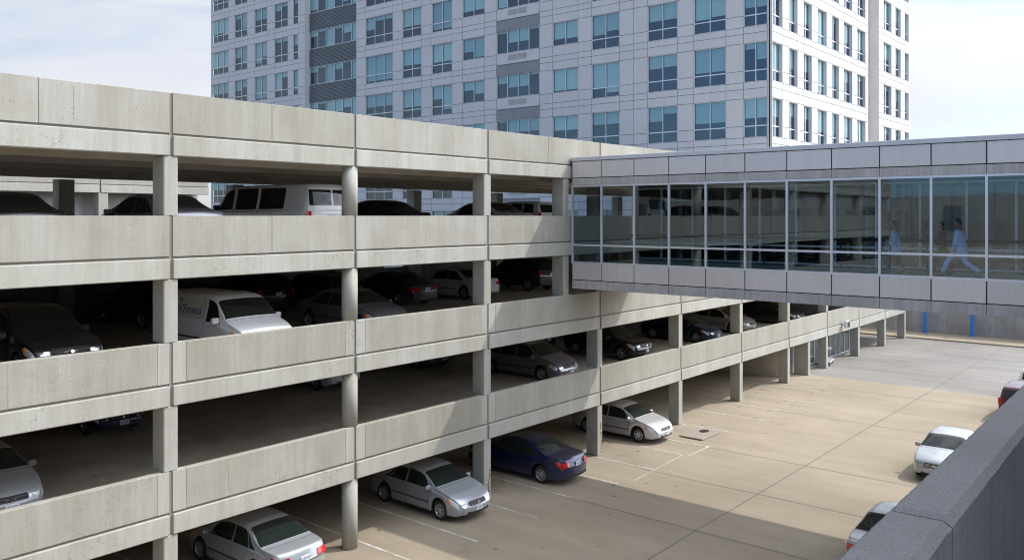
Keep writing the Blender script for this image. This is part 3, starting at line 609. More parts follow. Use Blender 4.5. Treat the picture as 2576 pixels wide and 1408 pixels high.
for X in (X2-.35,):
    m.tube([(X,YS0,zb(-.85)),(X,YS1,zb(-.85))], .05); m.tube([(X,YS0,zb(-1.5)),(X,YS1,zb(-1.5))], .02)
    y = 2
    while y < 19: m.tube([(X,y,zb(-1.9)),(X,y,zb(-.85))], .03); y += 2.93
m.build('handrail', M['rail'], br)

# ------------------------------------------------------------------ camera side building
par = empty('parapet', (0,0,0), 0, 'thick rough dark grey concrete parapet in the lower right foreground', 'parapet wall')
ang = R(2.3); sl = -math.tan(R(1.77)); zt0 = E-1.275
def ppt(t, off_, dz): # along t, lateral
    d = Vector((math.cos(ang), math.sin(ang))); n = Vector((-d.y, d.x)); p = Vector((0, .885)) + d*(t) + n*off_
    return (p.x, p.y, zt0 + (t-2.3)*sl + dz)
def parseg(t0, t1):
    prof = [(-.135,-1.5),(-.135,-.035),(-.10,0.0),(.105,.0),(.135,-.03),(.135,-1.5)]
    m = MB(); n = max(2, int((t1-t0)/.05)); r = random.Random(int(t0*10)); V = []
    for i in range(n+1):
        t = t0+(t1-t0)*i/n
        for q, (a, z) in enumerate(prof):
            jit = r.uniform(-.0018, .0018) if q in (1,2,3,4) else 0
            V.append(ppt(t, a+jit, z+jit*.6 - (.012 if i in (0,n) and q in (2,3) else 0)))
    k = len(prof); top, side = [], []
    F = [(i*k+j, i*k+j+1, (i+1)*k+j+1, (i+1)*k+j) for i in range(n) for j in range(k-1)]
    mi = [1 if j in (0,) else (1 if j == 4 else 0) for i in range(n) for j in range(k-1)]
    m.add(V, F + [tuple(range(k)), tuple(range(n*k, n*k+k))[::-1]]); m.m = mi + [0, 0]
    return m
parseg(-4, 4.095).build('coping', [M['parapet'], M['parapet_side']], par, fix=True)
parseg(4.11, 24).build('coping', [M['parapet'], M['parapet_side']], par, fix=True)
nb = empty('neighbouring_building', (0,0,0), 0, 'plain concrete building under the camera and beyond the right edge', 'building')
m = MB(); m.box(-6,-14,0, 24, .72, E-2.6); m.build('wall', M['wingwall'], nb)
m = MB(); m.box(25, -14, 0, 34, 1.0, E+2.6); m.build('block', M['wingwall'], nb)
m = MB(); m.box(4.5, -3.4, E-2.6, 13.5, -1.6, E+4.6); m.build('shade_block', M['wingwall'], nb)  # unseen block, added to keep the parapet top in shade
# low white building that the bridge glass mirrors
wb = empty('white_building', (0,0,0), 0, 'low white rendered building mirrored in the bridge glass', 'building')
m = MB(); m.box(-70, -20, 0, -48, 70, E+2.2); m.build('wall', M['whitewall'], wb)
for k in range(8):
    m = MB(); m.box(-48, -14+k*9, E-1.6, -47.93, -12.2+k*9, E+1.0); m.build('window', M['room'], wb)
m = MB(); m.box(-48, -20, 0, -47.2, 70, E-3.2); m.build('plinth', M['deck'], wb)

# ------------------------------------------------------------------ far wall and blue posts
fw = MB(); fw.box(78.2, -14, 0, 78.7, 60, 3.6, ch=.02); fw = fw.build('retaining_wall', M['retain'])
tag(fw, 'stained grey concrete retaining wall at the far end of the lot', 'wall')
for i, (y, lab) in enumerate(((19.4, 'blue steel post by the far wall, nearer the last garage column'), (15.8, 'blue steel post by the far wall, farther right along it'))):
    b = empty('blue_post', (77.6, y, .1), 0, lab, 'post', 'blue posts along the far wall')
    m = MB(); m.box(-.13,-.13,0.02,.13,.13,3.3,0,.02); m.build('post', M['blue'], b)
    m = MB(); m.box(-.2,-.2,0,.2,.2,.03,0,.005); m.build('base_plate', M['blue'], b)
# ------------------------------------------------------------------ cars (rear at y=0, nose at y=L, centred on x)
def interp(keys, y):
    if y <= keys[0][0]: return keys[0][1]
    for (a, va), (b, vb) in zip(keys, keys[1:]):
        if y <= b:
            t = (y-a)/(b-a) if b > a else 1; return va+(vb-va)*t
    return keys[-1][1]
def sm(keys):
    """rounds the corners of a polyline profile by averaging over a small window"""
    def f(y, wdw=.045):
        return sum(interp(keys, y+wdw*o)*c for o, c in ((-1,.2),(-.5,.2),(0,.2),(.5,.2),(1,.2)))
    return f
class Car:
    def __init__(s, L_, T, B, W, hw, wf, wr, wheel=.325, tum=.28, zb=.20):
        s.L = L_; s.T = sm(T); s.B = sm(B); s.W = sm(W); s.hw = hw; s.wf = wf; s.wr = wr; s.rw = wheel; s.tum = tum; s.zb0 = zb
        s.ar = wheel+.065
    def section(s, y):
        L_ = s.L; T = s.T(y); B = min(s.B(y), T-.015); W = s.hw*s.W(y)
        e = min(y, L_-y); zb = s.zb0 + max(0, .25-e)*.35
        h = T-B; tb = min(h, 9)
        wsh = W*.955; wr = wsh - s.tum*max(h-.06, 0) - .05*min(1, max(h-.06,0)*4)
        mid = zb+(B-zb)*.5
        P_ = [(W*.72, zb+.02), (W*.93, zb), (W*.985, zb+.06), (W*.995, zb+.20 if B-zb > .45 else zb+(B-zb)*.35), (W, mid+.04), (W*.992, B-.11 if B-zb > .3 else mid+.06), (wsh+.006, B-.015),
              (wsh-(wsh-wr)*.35, B+h*.30), (wsh-(wsh-wr)*.72, B+h*.66), (wr+.01*min(1,h*3), T-min(.09, h*.24)), (wr-.10*min(1,h*2+.3), T-min(.022, h*.1)), (wr*.5, T-.002), (0, T+.008)]
        # wheel arches
        arch = 0
        for yc in (s.wf, s.wr):
            d = abs(y-yc)
            if d < s.ar: arch = max(arch, s.rw+math.sqrt(s.ar**2-d*d))
        if arch > zb:
            q = []
            for (x, z) in P_:
                if z < B: z = arch+(z-zb)*(B-arch)/(B-zb) if B > arch else z
                q.append((x, z))
            q[0] = (W*.80, q[0][1]); P_ = q
        return P_
    def S(s, y, v):
        s_ = s.section(y); n = len(s_)-1; sg = 1
        if v > n: v = 2*n-v; sg = -1
        v = max(0, min(n-1e-6, v)); i = int(v); t = v-i
        p0 = s_[max(i-1,0)]; p1 = s_[i]; p2 = s_[i+1]; p3 = s_[min(i+2, n)] if i+2 <= n else (-s_[n-1][0], s_[n-1][1])
        def cr(a,b,c,d): 
            m1 = (c-a)*.5; m2 = (d-b)*.5; t2=t*t; t3=t2*t
            return (2*t3-3*t2+1)*b+(t3-2*t2+t)*m1*.8+(-2*t3+3*t2)*c+(t3-t2)*m2*.8
        x, z = cr(p0[0],p1[0],p2[0],p3[0]), cr(p0[1],p1[1],p2[1],p3[1])
        # plan curvature of nose, windscreen and tail
        L_ = s.L; u = x/s.hw; k = (y/L_-.5)*2
        yy = y - .17*abs(k)*k*u*u
        return Vector((x*sg, yy, z))
    def patch(s, c, nu, nv, off_=.006, mirror=False, rim=True):
        """c: 4 corners (y,v) ; bilinear"""
        m = MB(); V = []; ctr = None
        def P(a, b):
            y = (c[0][0]*(1-a)+c[1][0]*a)*(1-b)+(c[3][0]*(1-a)+c[2][0]*a)*b
            v = (c[0][1]*(1-a)+c[1][1]*a)*(1-b)+(c[3][1]*(1-a)+c[2][1]*a)*b
            p = s.S(y, v); e = 1e-3
            du = s.S(y+e, v)-s.S(y-e, v); dv = s.S(y, v+.01)-s.S(y, v-.01); nrm = dv.cross(du)
            if nrm.length < 1e-9: nrm = Vector((p.x, 0, p.z))
            nrm.normalize(); r = Vector((p.x, (p.y-s.L/2)*.3, p.z-.6))
            if nrm.dot(r) < 0: nrm = -nrm
            return p, nrm
        for j in range(nv+1):
            for i in range(nu+1):
                p, nrm = P(i/nu, j/nv); edge = i in (0, nu) or j in (0, nv)
                q = p+nrm*(off_ if not (edge and rim) else off_*.2)
                V.append((-q.x if mirror else q.x, q.y, q.z))
        F = []
        for j in range(nv):
            for i in range(nu):
                a = j*(nu+1)+i; q = (a, a+1, a+nu+2, a+nu+1)
                A, B_, C_ = (Vector(V[q[0]]), Vector(V[q[1]]), Vector(V[q[2]])); nn = (B_-A).cross(C_-B_)
                ce = (A+C_)*.5; r = Vector((ce.x, (ce.y-s.L/2)*.3, ce.z-.6))
                F.append(q if nn.dot(r) > 0 else q[::-1])
        m.add(V, F); return m
    def body(s):
        ys = set(); y = 0
        L_ = s.L
        n = 64
        for i in range(n+1): ys.add(round(L_*i/n, 4))
        for d in (.015,.03,.05,.08,.12,.16,.20,.26): ys.add(d); ys.add(round(L_-d, 4))
        for yc in (s.wf, s.wr):
            for i in range(17): ys.add(round(yc-s.ar*math.cos(math.pi*i/16), 4))
            ys.add(round(yc-s.ar-.004,4)); ys.add(round(yc+s.ar+.004,4))
        ys = sorted(ys); nv = 12*3
        m = MB(); V = []
        for y in ys:
            for j in range(2*nv+1): V.append(tuple(s.S(y, 24*j/(2*nv))))
        k = 2*nv+1
        F = [(i*k+j, i*k+j+1, (i+1)*k+j+1, (i+1)*k+j) for i in range(len(ys)-1) for j in range(k-1)]
        m.add(V, F)
        for end in (0, len(ys)-1):                    # curved end faces, same plan curve as the shell
            y = ys[end]; kk = (y/L_-.5)*2; V = []; q = 12
            for j in range(nv+1):
                a = Vector(m.v[end*k+j])
                for i in range(q+1):
                    x = a.x*(1-2*i/q); V.append((x, y-.17*abs(kk)*kk*(x/s.hw)**2 + (.018 if end else -.018)*math.sin(math.pi*min(1,j/nv*1.25))*(1-(x/s.hw)**2), a.z))
            m.add(V, [(j*(q+1)+i, j*(q+1)+i+1, (j+1)*(q+1)+i+1, (j+1)*(q+1)+i) if not end else (j*(q+1)+i, (j+1)*(q+1)+i, (j+1)*(q+1)+i+1, j*(q+1)+i+1) for j in range(nv) for i in range(q)])
        return m

def merge(a, b, mi=None): a.add(b.v, b.f, 0 if mi is None else mi); return a
def wheel_mb(r, wd=.2):
    t = MB(); n = 28
    prof = [(r*.66,-wd/2+.02),(r*.72,-wd/2),(r*.93,-wd/2+.005),(r,-wd/2+.03),(r,wd/2-.03),(r*.93,wd/2-.005),(r*.72,wd/2),(r*.66,wd/2-.02)]
    V = [(x, q*math.cos(2*math.pi*i/n), q*math.sin(2*math.pi*i/n)) for i in range(n) for q, x in prof]; k = len(prof)
    t.add(V, [(i*k+j, i*k+(j+1) % k, ((i+1) % n)*k+(j+1) % k, ((i+1) % n)*k+j) for i in range(n) for j in range(k)])
    rm = MB(); ro = r*.67
    prof = [(ro,-.01),(ro,wd/2-.005),(ro-.018,wd/2-.002),(ro-.03,wd/2-.03),(ro-.045,0.02)]
    V = [(x, q*math.cos(2*math.pi*i/n), q*math.sin(2*math.pi*i/n)) for i in range(n) for q, x in prof]; k = len(prof)
    rm.add(V, [(i*k+j, i*k+j+1, ((i+1) % n)*k+j+1, ((i+1) % n)*k+j) for i in range(n) for j in range(k-1)])
    for s in range(7):
        a = 2*math.pi*s/7; c_, s_ = math.cos(a), math.sin(a)
        def pt(x, rad, w_): return (x, rad*c_-w_*s_, rad*s_+w_*c_)
        a0, a1 = r*.08, ro-.02
        V = [pt(wd/2-.025,a0,-.032),pt(wd/2-.025,a0,.032),pt(wd/2-.012,a1,.022),pt(wd/2-.012,a1,-.022),pt(0,a0,-.032),pt(0,a0,.032),pt(.02,a1,.022),pt(.02,a1,-.022)]
        rm.add(V, [(0,3,2,1),(0,1,5,4),(1,2,6,5),(2,3,7,6),(3,0,4,7)])
    V = [(wd/2-.018+.0*i, r*.17*math.cos(2*math.pi*i/14), r*.17*math.sin(2*math.pi*i/14)) for i in range(14)] + [(0, r*.17*math.cos(2*math.pi*i/14), r*.17*math.sin(2*math.pi*i/14)) for i in range(14)]
    rm.add(V, [tuple(range(14))] + [(i,(i+1)%14,14+(i+1)%14,14+i) for i in range(14)])
    V = [(0.005, (ro-.03)*math.cos(2*math.pi*i/20), (ro-.03)*math.sin(2*math.pi*i/20)) for i in range(20)]
    rm.add(V, [tuple(range(20))], 1)
    return t, rm
def make_car(kind):
    if kind in ('sedan', 'saloon'):
        L_ = 4.72; r = .325
        c = Car(L_, [(0,.62),(.02,.84),(.06,.955),(.14,1.005),(.72,1.05),(.95,1.13),(1.42,1.385),(1.75,1.455),(2.35,1.475),(2.75,1.43),(3.02,1.33),(3.62,1.01),(3.75,.975),(4.25,.86),(4.5,.76),(4.62,.67),(4.68,.58),(4.72,.48)],
                [(0,.62),(.06,.86),(.2,.92),(1.0,.945),(2.4,.93),(3.3,.915),(3.8,.88),(4.3,.765),(4.55,.66),(4.66,.58),(4.72,.42)],
                [(0,.80),(.05,.86),(.2,.93),(.6,.98),(1.2,1),(3.6,1),(4.2,.965),(4.5,.90),(4.62,.84),(4.72,.70)], .895, 3.78, 1.0, r)
        sp = dict(ws=(3.60,2.88), rw=(.80,1.55), side=[(1.30,1.62,2.12,2.10),(2.17,2.15,2.95,3.30)], quarter=(.98,1.26,1.40), hl=(4.18,4.62), doors=(3.28,2.14,1.08))
    elif kind == 'suv':
        L_ = 4.65; r = .36
        c = Car(L_, [(0,.80),(.02,1.02),(.06,1.16),(.30,1.66),(.42,1.72),(1.2,1.77),(2.2,1.775),(2.62,1.72),(2.85,1.60),(3.42,1.16),(3.55,1.11),(4.2,1.03),(4.48,.93),(4.58,.82),(4.62,.68),(4.65,.55)],
                [(0,.72),(.06,.98),(.2,1.05),(1.5,1.06),(3.3,1.03),(4.2,.94),(4.5,.82),(4.6,.66),(4.65,.5)],
                [(0,.88),(.05,.92),(.3,.97),(1,1),(3.6,1),(4.25,.97),(4.5,.92),(4.6,.86),(4.65,.76)], .93, 3.72, .92, r, .20, .26)
        sp = dict(ws=(3.42,2.76), rw=(.085,.275), side=[(1.25,1.25,2.05,2.05),(2.12,2.12,2.80,3.12),(.42,.55,1.17,1.17)], quarter=None, hl=(4.14,4.56), doors=(3.2,2.08,1.2))
    elif kind == 'minivan':
        L_ = 4.9; r = .335
        c = Car(L_, [(0,.80),(.02,1.0),(.06,1.14),(.30,1.60),(.42,1.68),(1.2,1.74),(2.4,1.74),(2.9,1.68),(3.25,1.53),(3.95,1.12),(4.05,1.07),(4.45,.96),(4.72,.83),(4.82,.72),(4.87,.6),(4.9,.48)],
                [(0,.72),(.06,.98),(.2,1.02),(1.5,1.02),(3.6,.99),(4.3,.90),(4.7,.74),(4.85,.6),(4.9,.44)],
                [(0,.88),(.05,.92),(.3,.97),(1,1),(3.9,1),(4.45,.96),(4.72,.89),(4.83,.82),(4.9,.72)], .94, 3.95, .98, r, .22, .22)
        sp = dict(ws=(3.92,3.1), rw=(.085,.275), side=[(1.55,1.55,2.45,2.45),(2.52,2.52,3.20,3.62),(.42,.55,1.47,1.47)], quarter=None, hl=(4.36,4.80), doors=(3.6,2.48,1.5))
    elif kind == 'cargo_van':
        L_ = 4.9; r = .34
        c = Car(L_, [(0,.80),(.02,1.2),(.06,1.55),(.12,1.76),(.3,1.84),(2.6,1.86),(3.1,1.82),(3.35,1.73),(3.95,1.20),(4.08,1.13),(4.5,1.0),(4.72,.90),(4.82,.78),(4.87,.65),(4.9,.5)],
                [(0,.72),(.06,1.0),(.2,1.08),(3.6,1.06),(4.3,.93),(4.7,.80),(4.85,.62),(4.9,.46)],
                [(0,.93),(.05,.96),(.3,.99),(1,1),(4.0,1),(4.45,.97),(4.7,.92),(4.82,.86),(4.9,.78)], .96, 4.05, 1.02, r, .14, .24)
        sp = dict(ws=(3.93,3.36), rw=(.03,.075), side=[(2.95,2.95,3.42,3.72)], quarter=None, hl=(4.34,4.80), doors=(3.75,2.85,1.5))
    else: # passenger van
        L_ = 5.5; r = .36
        c = Car(L_, [(0,.85),(.015,1.3),(.04,1.75),(.09,1.93),(.22,2.02),(3.2,2.04),(3.75,2.0),(4.02,1.88),(4.55,1.30),(4.66,1.24),(5.1,1.12),(5.35,1.0),(5.43,.88),(5.47,.72),(5.5,.55)],
                [(0,.75),(.06,1.08),(.2,1.16),(4.2,1.16),(4.9,1.02),(5.3,.9),(5.44,.68),(5.5,.5)],
                [(0,.94),(.04,.97),(.3,.99),(1,1),(4.6,1),(5.1,.97),(5.33,.93),(5.43,.88),(5.5,.8)], 1.0, 4.62, 1.15, r, .11, .26)
        sp = dict(ws=(4.52,4.02), rw=(.022,.055), side=[(1.05,1.05,2.25,2.25),(2.40,2.40,3.45,3.45),(3.6,3.6,4.06,4.36)], quarter=None, hl=(4.98,5.42), doors=(4.4,3.52,2.32))
    hi = c.L > 4.85 or kind == 'suv'
    root = empty(kind)
    parts = {}
    c.body().build('body', P['silver'], root, smooth=True)
    # underbody with wheel wells
    ub = MB(); ub.box(-c.hw*.62, .35, c.zb0+.02, c.hw*.62, c.L-.3, .6)
    for yc in (c.wf, c.wr):
        for sg in (1, -1):
            n = 20; A = [(sg*c.hw*.55, yc+c.ar*1.01*math.cos(2*math.pi*i/n), c.rw+c.ar*1.01*math.sin(2*math.pi*i/n)) for i in range(n)]
            B_ = [(sg*c.hw*.93, a[1], a[2]) for a in A]; A = [(a[0], a[1], max(a[2], c.zb0+.03)) for a in A]; B_ = [(a[0], a[1], max(a[2], c.zb0+.03)) for a in B_]
            ub.add(A+B_, [(i,(i+1)%n,n+(i+1)%n,n+i) for i in range(n)]+[tuple(range(n))])
    ub.build('underbody', M['black'], root)
    # glass
    V0 = 9.5 if not hi else 9.4
    a, b = sp['ws']; c.patch([(a-.02,V0),(a-.02,24-V0),(b,24-V0),(b,V0)], 14, 8, .007).build('windscreen', M['carglass'], root, smooth=True)
    def rearp(x0, x1, z0, z1, nm, mat, out=.010, nx=10, nz=6):
        m = MB(); V = []
        def yz(x, z):
            lo = 0.
            for k in range(400):
                y = k*.002
                if c.T(y) >= z+.012: lo = y; break
            return lo + .17*(x/c.hw)**2*(1-2*lo/c.L)**2 - out
        for j in range(nz+1):
            z = z0+(z1-z0)*j/nz
            for i in range(nx+1):
                x = x0+(x1-x0)*i/nx
                if abs(x1+x0) < .01: x *= 1-.12*j/nz
                V.append((x, yz(x, z), z))
        k = nx+1; m.add(V, [(j*k+i, j*k+i+1, (j+1)*k+i+1, (j+1)*k+i) for j in range(nz) for i in range(nx)]); return m.build(nm, mat, root, smooth=True)
    def frontp(x0, x1, z0, z1, out=.012, nx=5, nz=4):
        m = MB(); V = []
        for j in range(nz+1):
            z = z0+(z1-z0)*j/nz
            yb = c.L-.3
            for k in range(200):
                if c.T(c.L-k*.003) >= z+.012: yb = c.L-k*.003; break
            for i in range(nx+1):
                x = x0+(x1-x0)*i/nx; V.append((x, yb-.17*(x/c.hw)**2+out, z-.03*(abs(x)/c.hw-.6)))
        k = nx+1; m.add(V, [(j*k+i, (j+1)*k+i, (j+1)*k+i+1, j*k+i+1) for j in range(nz) for i in range(nx)]); return m
    if kind == 'passenger_van':
        rearp(-.80, -.04, 1.30, 1.82, 'rear_window', M['carglass']); rearp(.04, .80, 1.30, 1.82, 'rear_window', M['carglass'])
    elif hi: zt_ = c.T(.5); rearp(-.66, .66, 1.16, zt_-.14, 'rear_window', M['carglass'], .016)
    a, b = sp['rw']
    if not hi: c.patch([(a,V0),(a,24-V0),(b,24-V0),(b,V0)], 12, 8, .007).build('rear_window', M['carglass'], root, smooth=True)
    for mir in (False, True):
        for (y0, y0t, y1t, y1) in [(q[0], q[1], q[2], q[3]) for q in sp['side']]:
            lo, top = 6.18, 8.75
            c.patch([(y0,lo),(y1,lo),(y1t,top),(y0t,top)], 10, 8, .007, mir).build('side_window', M['carglass'], root, smooth=True)
        if sp['quarter']:
            q = sp['quarter']; c.patch([(q[0],6.2),(q[1],6.2),(q[2]+.18,8.7),(q[2]-.06,7.6)], 5, 6, .007, mir).build('quarter_window', M['carglass'], root, smooth=True)
        # lights
        h0, h1 = sp['hl']
        hm_ = c.patch([(h0,5.1),(h1+.02,3.9),(h1,6.3),(h0+.06,6.0)], 8, 5, .014, mir)
        gz0 = {'sedan':.60,'suv':.78,'minivan':.70,'cargo_van':.76,'passenger_van':.84}[kind]
        x0, x1 = c.hw*.52, c.hw*.74; x0, x1 = (-x1, -x0) if mir else (x0, x1)
        merge(hm_, frontp(x0, x1, gz0-.06, gz0+.035, .008)); hm_.build('headlight', M['lamp'], root, smooth=True)
        c.patch([(h0-.03,4.85),(h0+.16,4.5),(h0+.17,6.0),(h0+.03,5.9)], 4, 4, .017, mir).build('turn_signal', M['amber'], root, smooth=True)
        tl = [(.008,4.3),(.30,4.9),(.28,5.9),(.045,6.1)]
        if hi:
            x0, x1 = (c.hw*.76, c.hw*.93); x0, x1 = (-x1, -x0) if mir else (x0, x1)
            rearp(x0, x1, .86, 1.10 if kind != 'suv' else 1.16, 'taillight', M['red'], .02, 4, 4)
        else:
            tm_ = c.patch(tl, 6, 5, .012, mir); x0, x1 = (c.hw*.50, c.hw*.86); x0, x1 = (-x1, -x0) if mir else (x0, x1)
            tm2 = MB(); V = []
            for j in range(5):
                z = .70+.17*j/4; yb = 0
                for k in range(100):
                    if c.T(k*.002) >= z+.012: yb = k*.002; break
                for i in range(6): x = x0+(x1-x0)*i/5; V.append((x, yb+.17*(x/c.hw)**2-.024, z))
            tm2.add(V, [(j*6+i, j*6+i+1, (j+1)*6+i+1, (j+1)*6+i) for j in range(4) for i in range(5)]); merge(tm_, tm2)
            tm_.build('taillight', M['red'], root, smooth=True)
    if not hi:
        for mir in (False, True): c.patch([(.006,2.6),(.006,4.0),(.045,6.6),(.012,6.4)], 3, 3, .01, mir)
    # nose: grille, lower intake, plate; tail: plate
    def front(zc, hh, w_, nm, mats, bars=0, out=.012):
        m = MB(); n = 16; y0 = None
        def yz(x, z):
            best = None                        # nose surface at height z: search station
            for k in range(40):
                y = c.L-.0-k*.012
                if c.T(y) >= z+.0: best = y; break
            y = best if best else c.L-.3
            return y - .17*(x/c.hw)**2+out
        V = []; Z = [zc-hh/2+hh*i/5 for i in range(6)]
        for z in Z:
            f = 1-.10*abs((z-zc)/(hh/2))**2
            for i in range(n+1): x = (-w_/2+w_*i/n)*f; V.append((x, yz(x, z), z))
        k = n+1; m.add(V, [(j*k+i+1, j*k+i, (j+1)*k+i, (j+1)*k+i+1) for j in range(5) for i in range(n)])
        for q in range(bars):
            z = zc-hh/2+hh*(q+1)/(bars+1); V = []
            for i in range(n+1): 
                x = (-w_/2+w_*i/n)*.94; y = yz(x, z)+.012; V += [(x,y,z-.004),(x,y,z+.004)]
            m.add(V, [(2*i+2, 2*i, 2*i+1, 2*i+3) for i in range(n)], 1)
        return m.build(nm, mats, root)
    gz_ = {'sedan':.60,'saloon':.60,'suv':.78,'minivan':.70,'cargo_van':.76,'passenger_van':.84}[kind]
    g1 = front(gz_, .13 if not hi else .19, .80 if not hi else .92, 'grille', [M['black'], M['chrome']], 3 if not hi else 4)
    em = MB(); yv = c.L+.05
    em.cyl(0, 0, 0, .012, .042, 14); e_ = em.build('badge', M['chrome'], root); 
    ye = c.L-.03 if not hi else c.L-.0
    e_.location = (0, c.L-(.055 if not hi else .035)+.04, gz_); e_.rotation_euler = (R(-80), 0, 0)
    front(c.zb0+.13, .09, 1.0, 'intake', [M['black'], M['black']])
    def plate(y, z, ry, nm, nrm):
        m = MB(); m.box(-.155, -.006, -.078, .155, .006, .078, 0, .004)
        r_ = random.Random(int(y*100)); yy = .0075*nrm
        for i in range(6):
            x = -.115+i*.046; w_ = .028; h_ = .034; k = r_.randint(0, 3)
            a, b = sorted((yy, .001*nrm))
            for (x0,z0,x1,z1) in [[(0,-h_,.009,h_),(0,-.005,w_,.005),(w_-.009,-h_,w_,h_)],[(0,-h_,.009,h_),(0,h_-.01,w_,h_),(0,-h_,w_,-h_+.01)],[(w_/2-.005,-h_,w_/2+.005,h_),(0,h_-.01,w_,h_)],[(0,h_-.01,w_,h_),(0,-.005,w_,.005),(0,-h_,w_,-h_+.01),(w_-.009,-h_,w_,h_)]][k]:
                m.box(x+x0, a, z0, x+x1, b, z1, 1)
        o = m.build('licence_plate', [M['plate'], M['plateink']], root); o.location = (0, y, z); return o
    plate(c.L+.028, .43 if not hi else .50, 0, 'front_plate', 1)
    pz = .78 if not hi else .93; plate(-.018, pz-.02 if not hi else pz, 0, 'rear_plate', -1)
    # recess panel behind the rear plate, lower bumper line
    tr = MB(); 
    for mir in (False, True):
        for dy in sp['doors']: merge(tr, c.patch([(dy-.006,1.6),(dy+.006,1.6),(dy+.006,6.1),(dy-.006,6.1)], 1, 12, .0025, mir, rim=False))
        merge(tr, c.patch([(c.wr+c.ar+.06,3.45),(c.wf-c.ar-.06,3.45),(c.wf-c.ar-.06,3.62),(c.wr+c.ar+.06,3.62)], 20, 1, .010, mir, rim=False))
    hy = sp['ws'][0]+.06
    merge(tr, c.patch([(hy,9.0),(hy,15.0),(hy+.012,15.0),(hy+.012,9.0)], 14, 1, .003, rim=False))
    if not hi:
        merge(tr, c.patch([(.60,8.6),(.60,15.4),(.612,15.4),(.612,8.6)], 14, 1, .003, rim=False))
        for z_ in (.655, .30):
            V = [( -.68+1.36*i/14, .17*((-.68+1.36*i/14)/c.hw)**2-.026, z_+dz) for dz in (0, .012 if z_ > .5 else .07) for i in range(15)]
            tr.add(V, [(i, i+1, 16+i, 15+i) for i in range(14)])
    merge(tr, c.patch([(.016 if not hi else .012,1.8),(.016 if not hi else .012,3.0),(.02,3.0),(.02,1.8)], 2, 2, .003, rim=False))
    tr.build('trim', M['black'], root)
    # handles, mirrors
    for sg in (1, -1):
        for dy in sp['doors'][1:]:
            y = dy+.16; p = c.S(y, 5.35); m = MB(); m.box(-.012,-.09,-.016,.022,.09,.016,0,.008); h = m.build('door_handle', P['silver'], root); h.location = (p.x*sg, y, p.z)
        y = sp['ws'][0]-.30 if not hi else sp['side'][1][3]-.12 if len(sp['side'])>1 else sp['side'][0][3]-.12
        if kind == 'passenger_van': y = 4.25
        p = c.S(y, 6.3); m = MB(); m.box(0,-.05,-.065,.20,.07,.075,0,.03); m.box(-.06,-.02,-.05,.03,.03,-.01,0,.01)
        mi_ = m.build('mirror', P['silver'] if kind not in ('passenger_van',) else M['black'], root); mi_.location = (p.x*sg, y, p.z+.06); mi_.scale = (sg*(1.0 if not hi else 1.15), 1, 1.0 if not hi else 1.3)
    t, rm = wheel_mb(c.rw)
    for yc in (c.wf, c.wr):
        for sg in (1, -1):
            wl = t.build('wheel', M['tyre'], root, smooth=True); wl.location = (sg*(c.hw-.115), yc, c.rw); wl.rotation_euler = (R(rng.uniform(0,50)), 0, 0 if sg > 0 else math.pi)
            rm.build('rim', [M['alloy'], M['black']], wl, fix=False)
    return root, c
PROTO = {}
for k in ('sedan', 'suv', 'minivan', 'cargo_van', 'passenger_van'): PROTO[k] = make_car(k)
USED = {k: False for k in PROTO}; MESHC = {}
def repaint(o, mat):
    if o.name.split('.')[0] in ('body', 'door_handle', 'mirror') and o.data.materials[0].name != 'black_plastic':
        key = (o.data.name, mat.name)
        if key not in MESHC:
            me = o.data.copy(); me.materials[0] = mat; MESHC[key] = me
        o.data = MESHC[key]
NM = {'sedan': 'sedan', 'suv': 'sports_utility_car', 'minivan': 'minivan', 'cargo_van': 'cargo_van', 'passenger_van': 'passenger_van'}
CAT = {'sedan': 'car', 'suv': 'car', 'minivan': 'car', 'cargo_van': 'van', 'passenger_van': 'van'}
def place(kind, x, y, z, head, col, label, group=None, sc=(1,1,1)):
    """x,y: middle of the nose ('S' faces -Y, 'W' faces -X, 'E' faces +X) or of the tail for 'N','E'"""
    src, c = PROTO[kind]
    r = src.copy(); C.objects.link(r); r.name = NM[kind]
    for ch in list(src.children):
        o = ch.copy(); C.objects.link(o); o.parent = r; repaint(o, P[col])
        for g in ch.children: d = g.copy(); C.objects.link(d); d.parent = o
    L_ = c.L*sc[1]; r.scale = sc
    rz = {'N': 0, 'S': math.pi, 'W': math.pi/2, 'E': -math.pi/2}[head]
    # local rear at origin
    if head == 'N': loc = (x, y, z)
    elif head == 'S': loc = (x, y+L_, z)
    elif head == 'W': loc = (x+L_, y, z)
    else: loc = (x, y, z)
    r.location = loc; r.rotation_euler = (0, 0, rz + R(rng.uniform(-.8, .8)))
    tag(r, label, CAT[kind], group); return r
g1_ = 'cars parked on the lot under the garage edge'; g2_ = 'cars on the first garage deck'; g3_ = 'cars on the second garage deck'; g4_ = 'cars on the third garage deck'; g5_ = 'cars parked along the right wall'
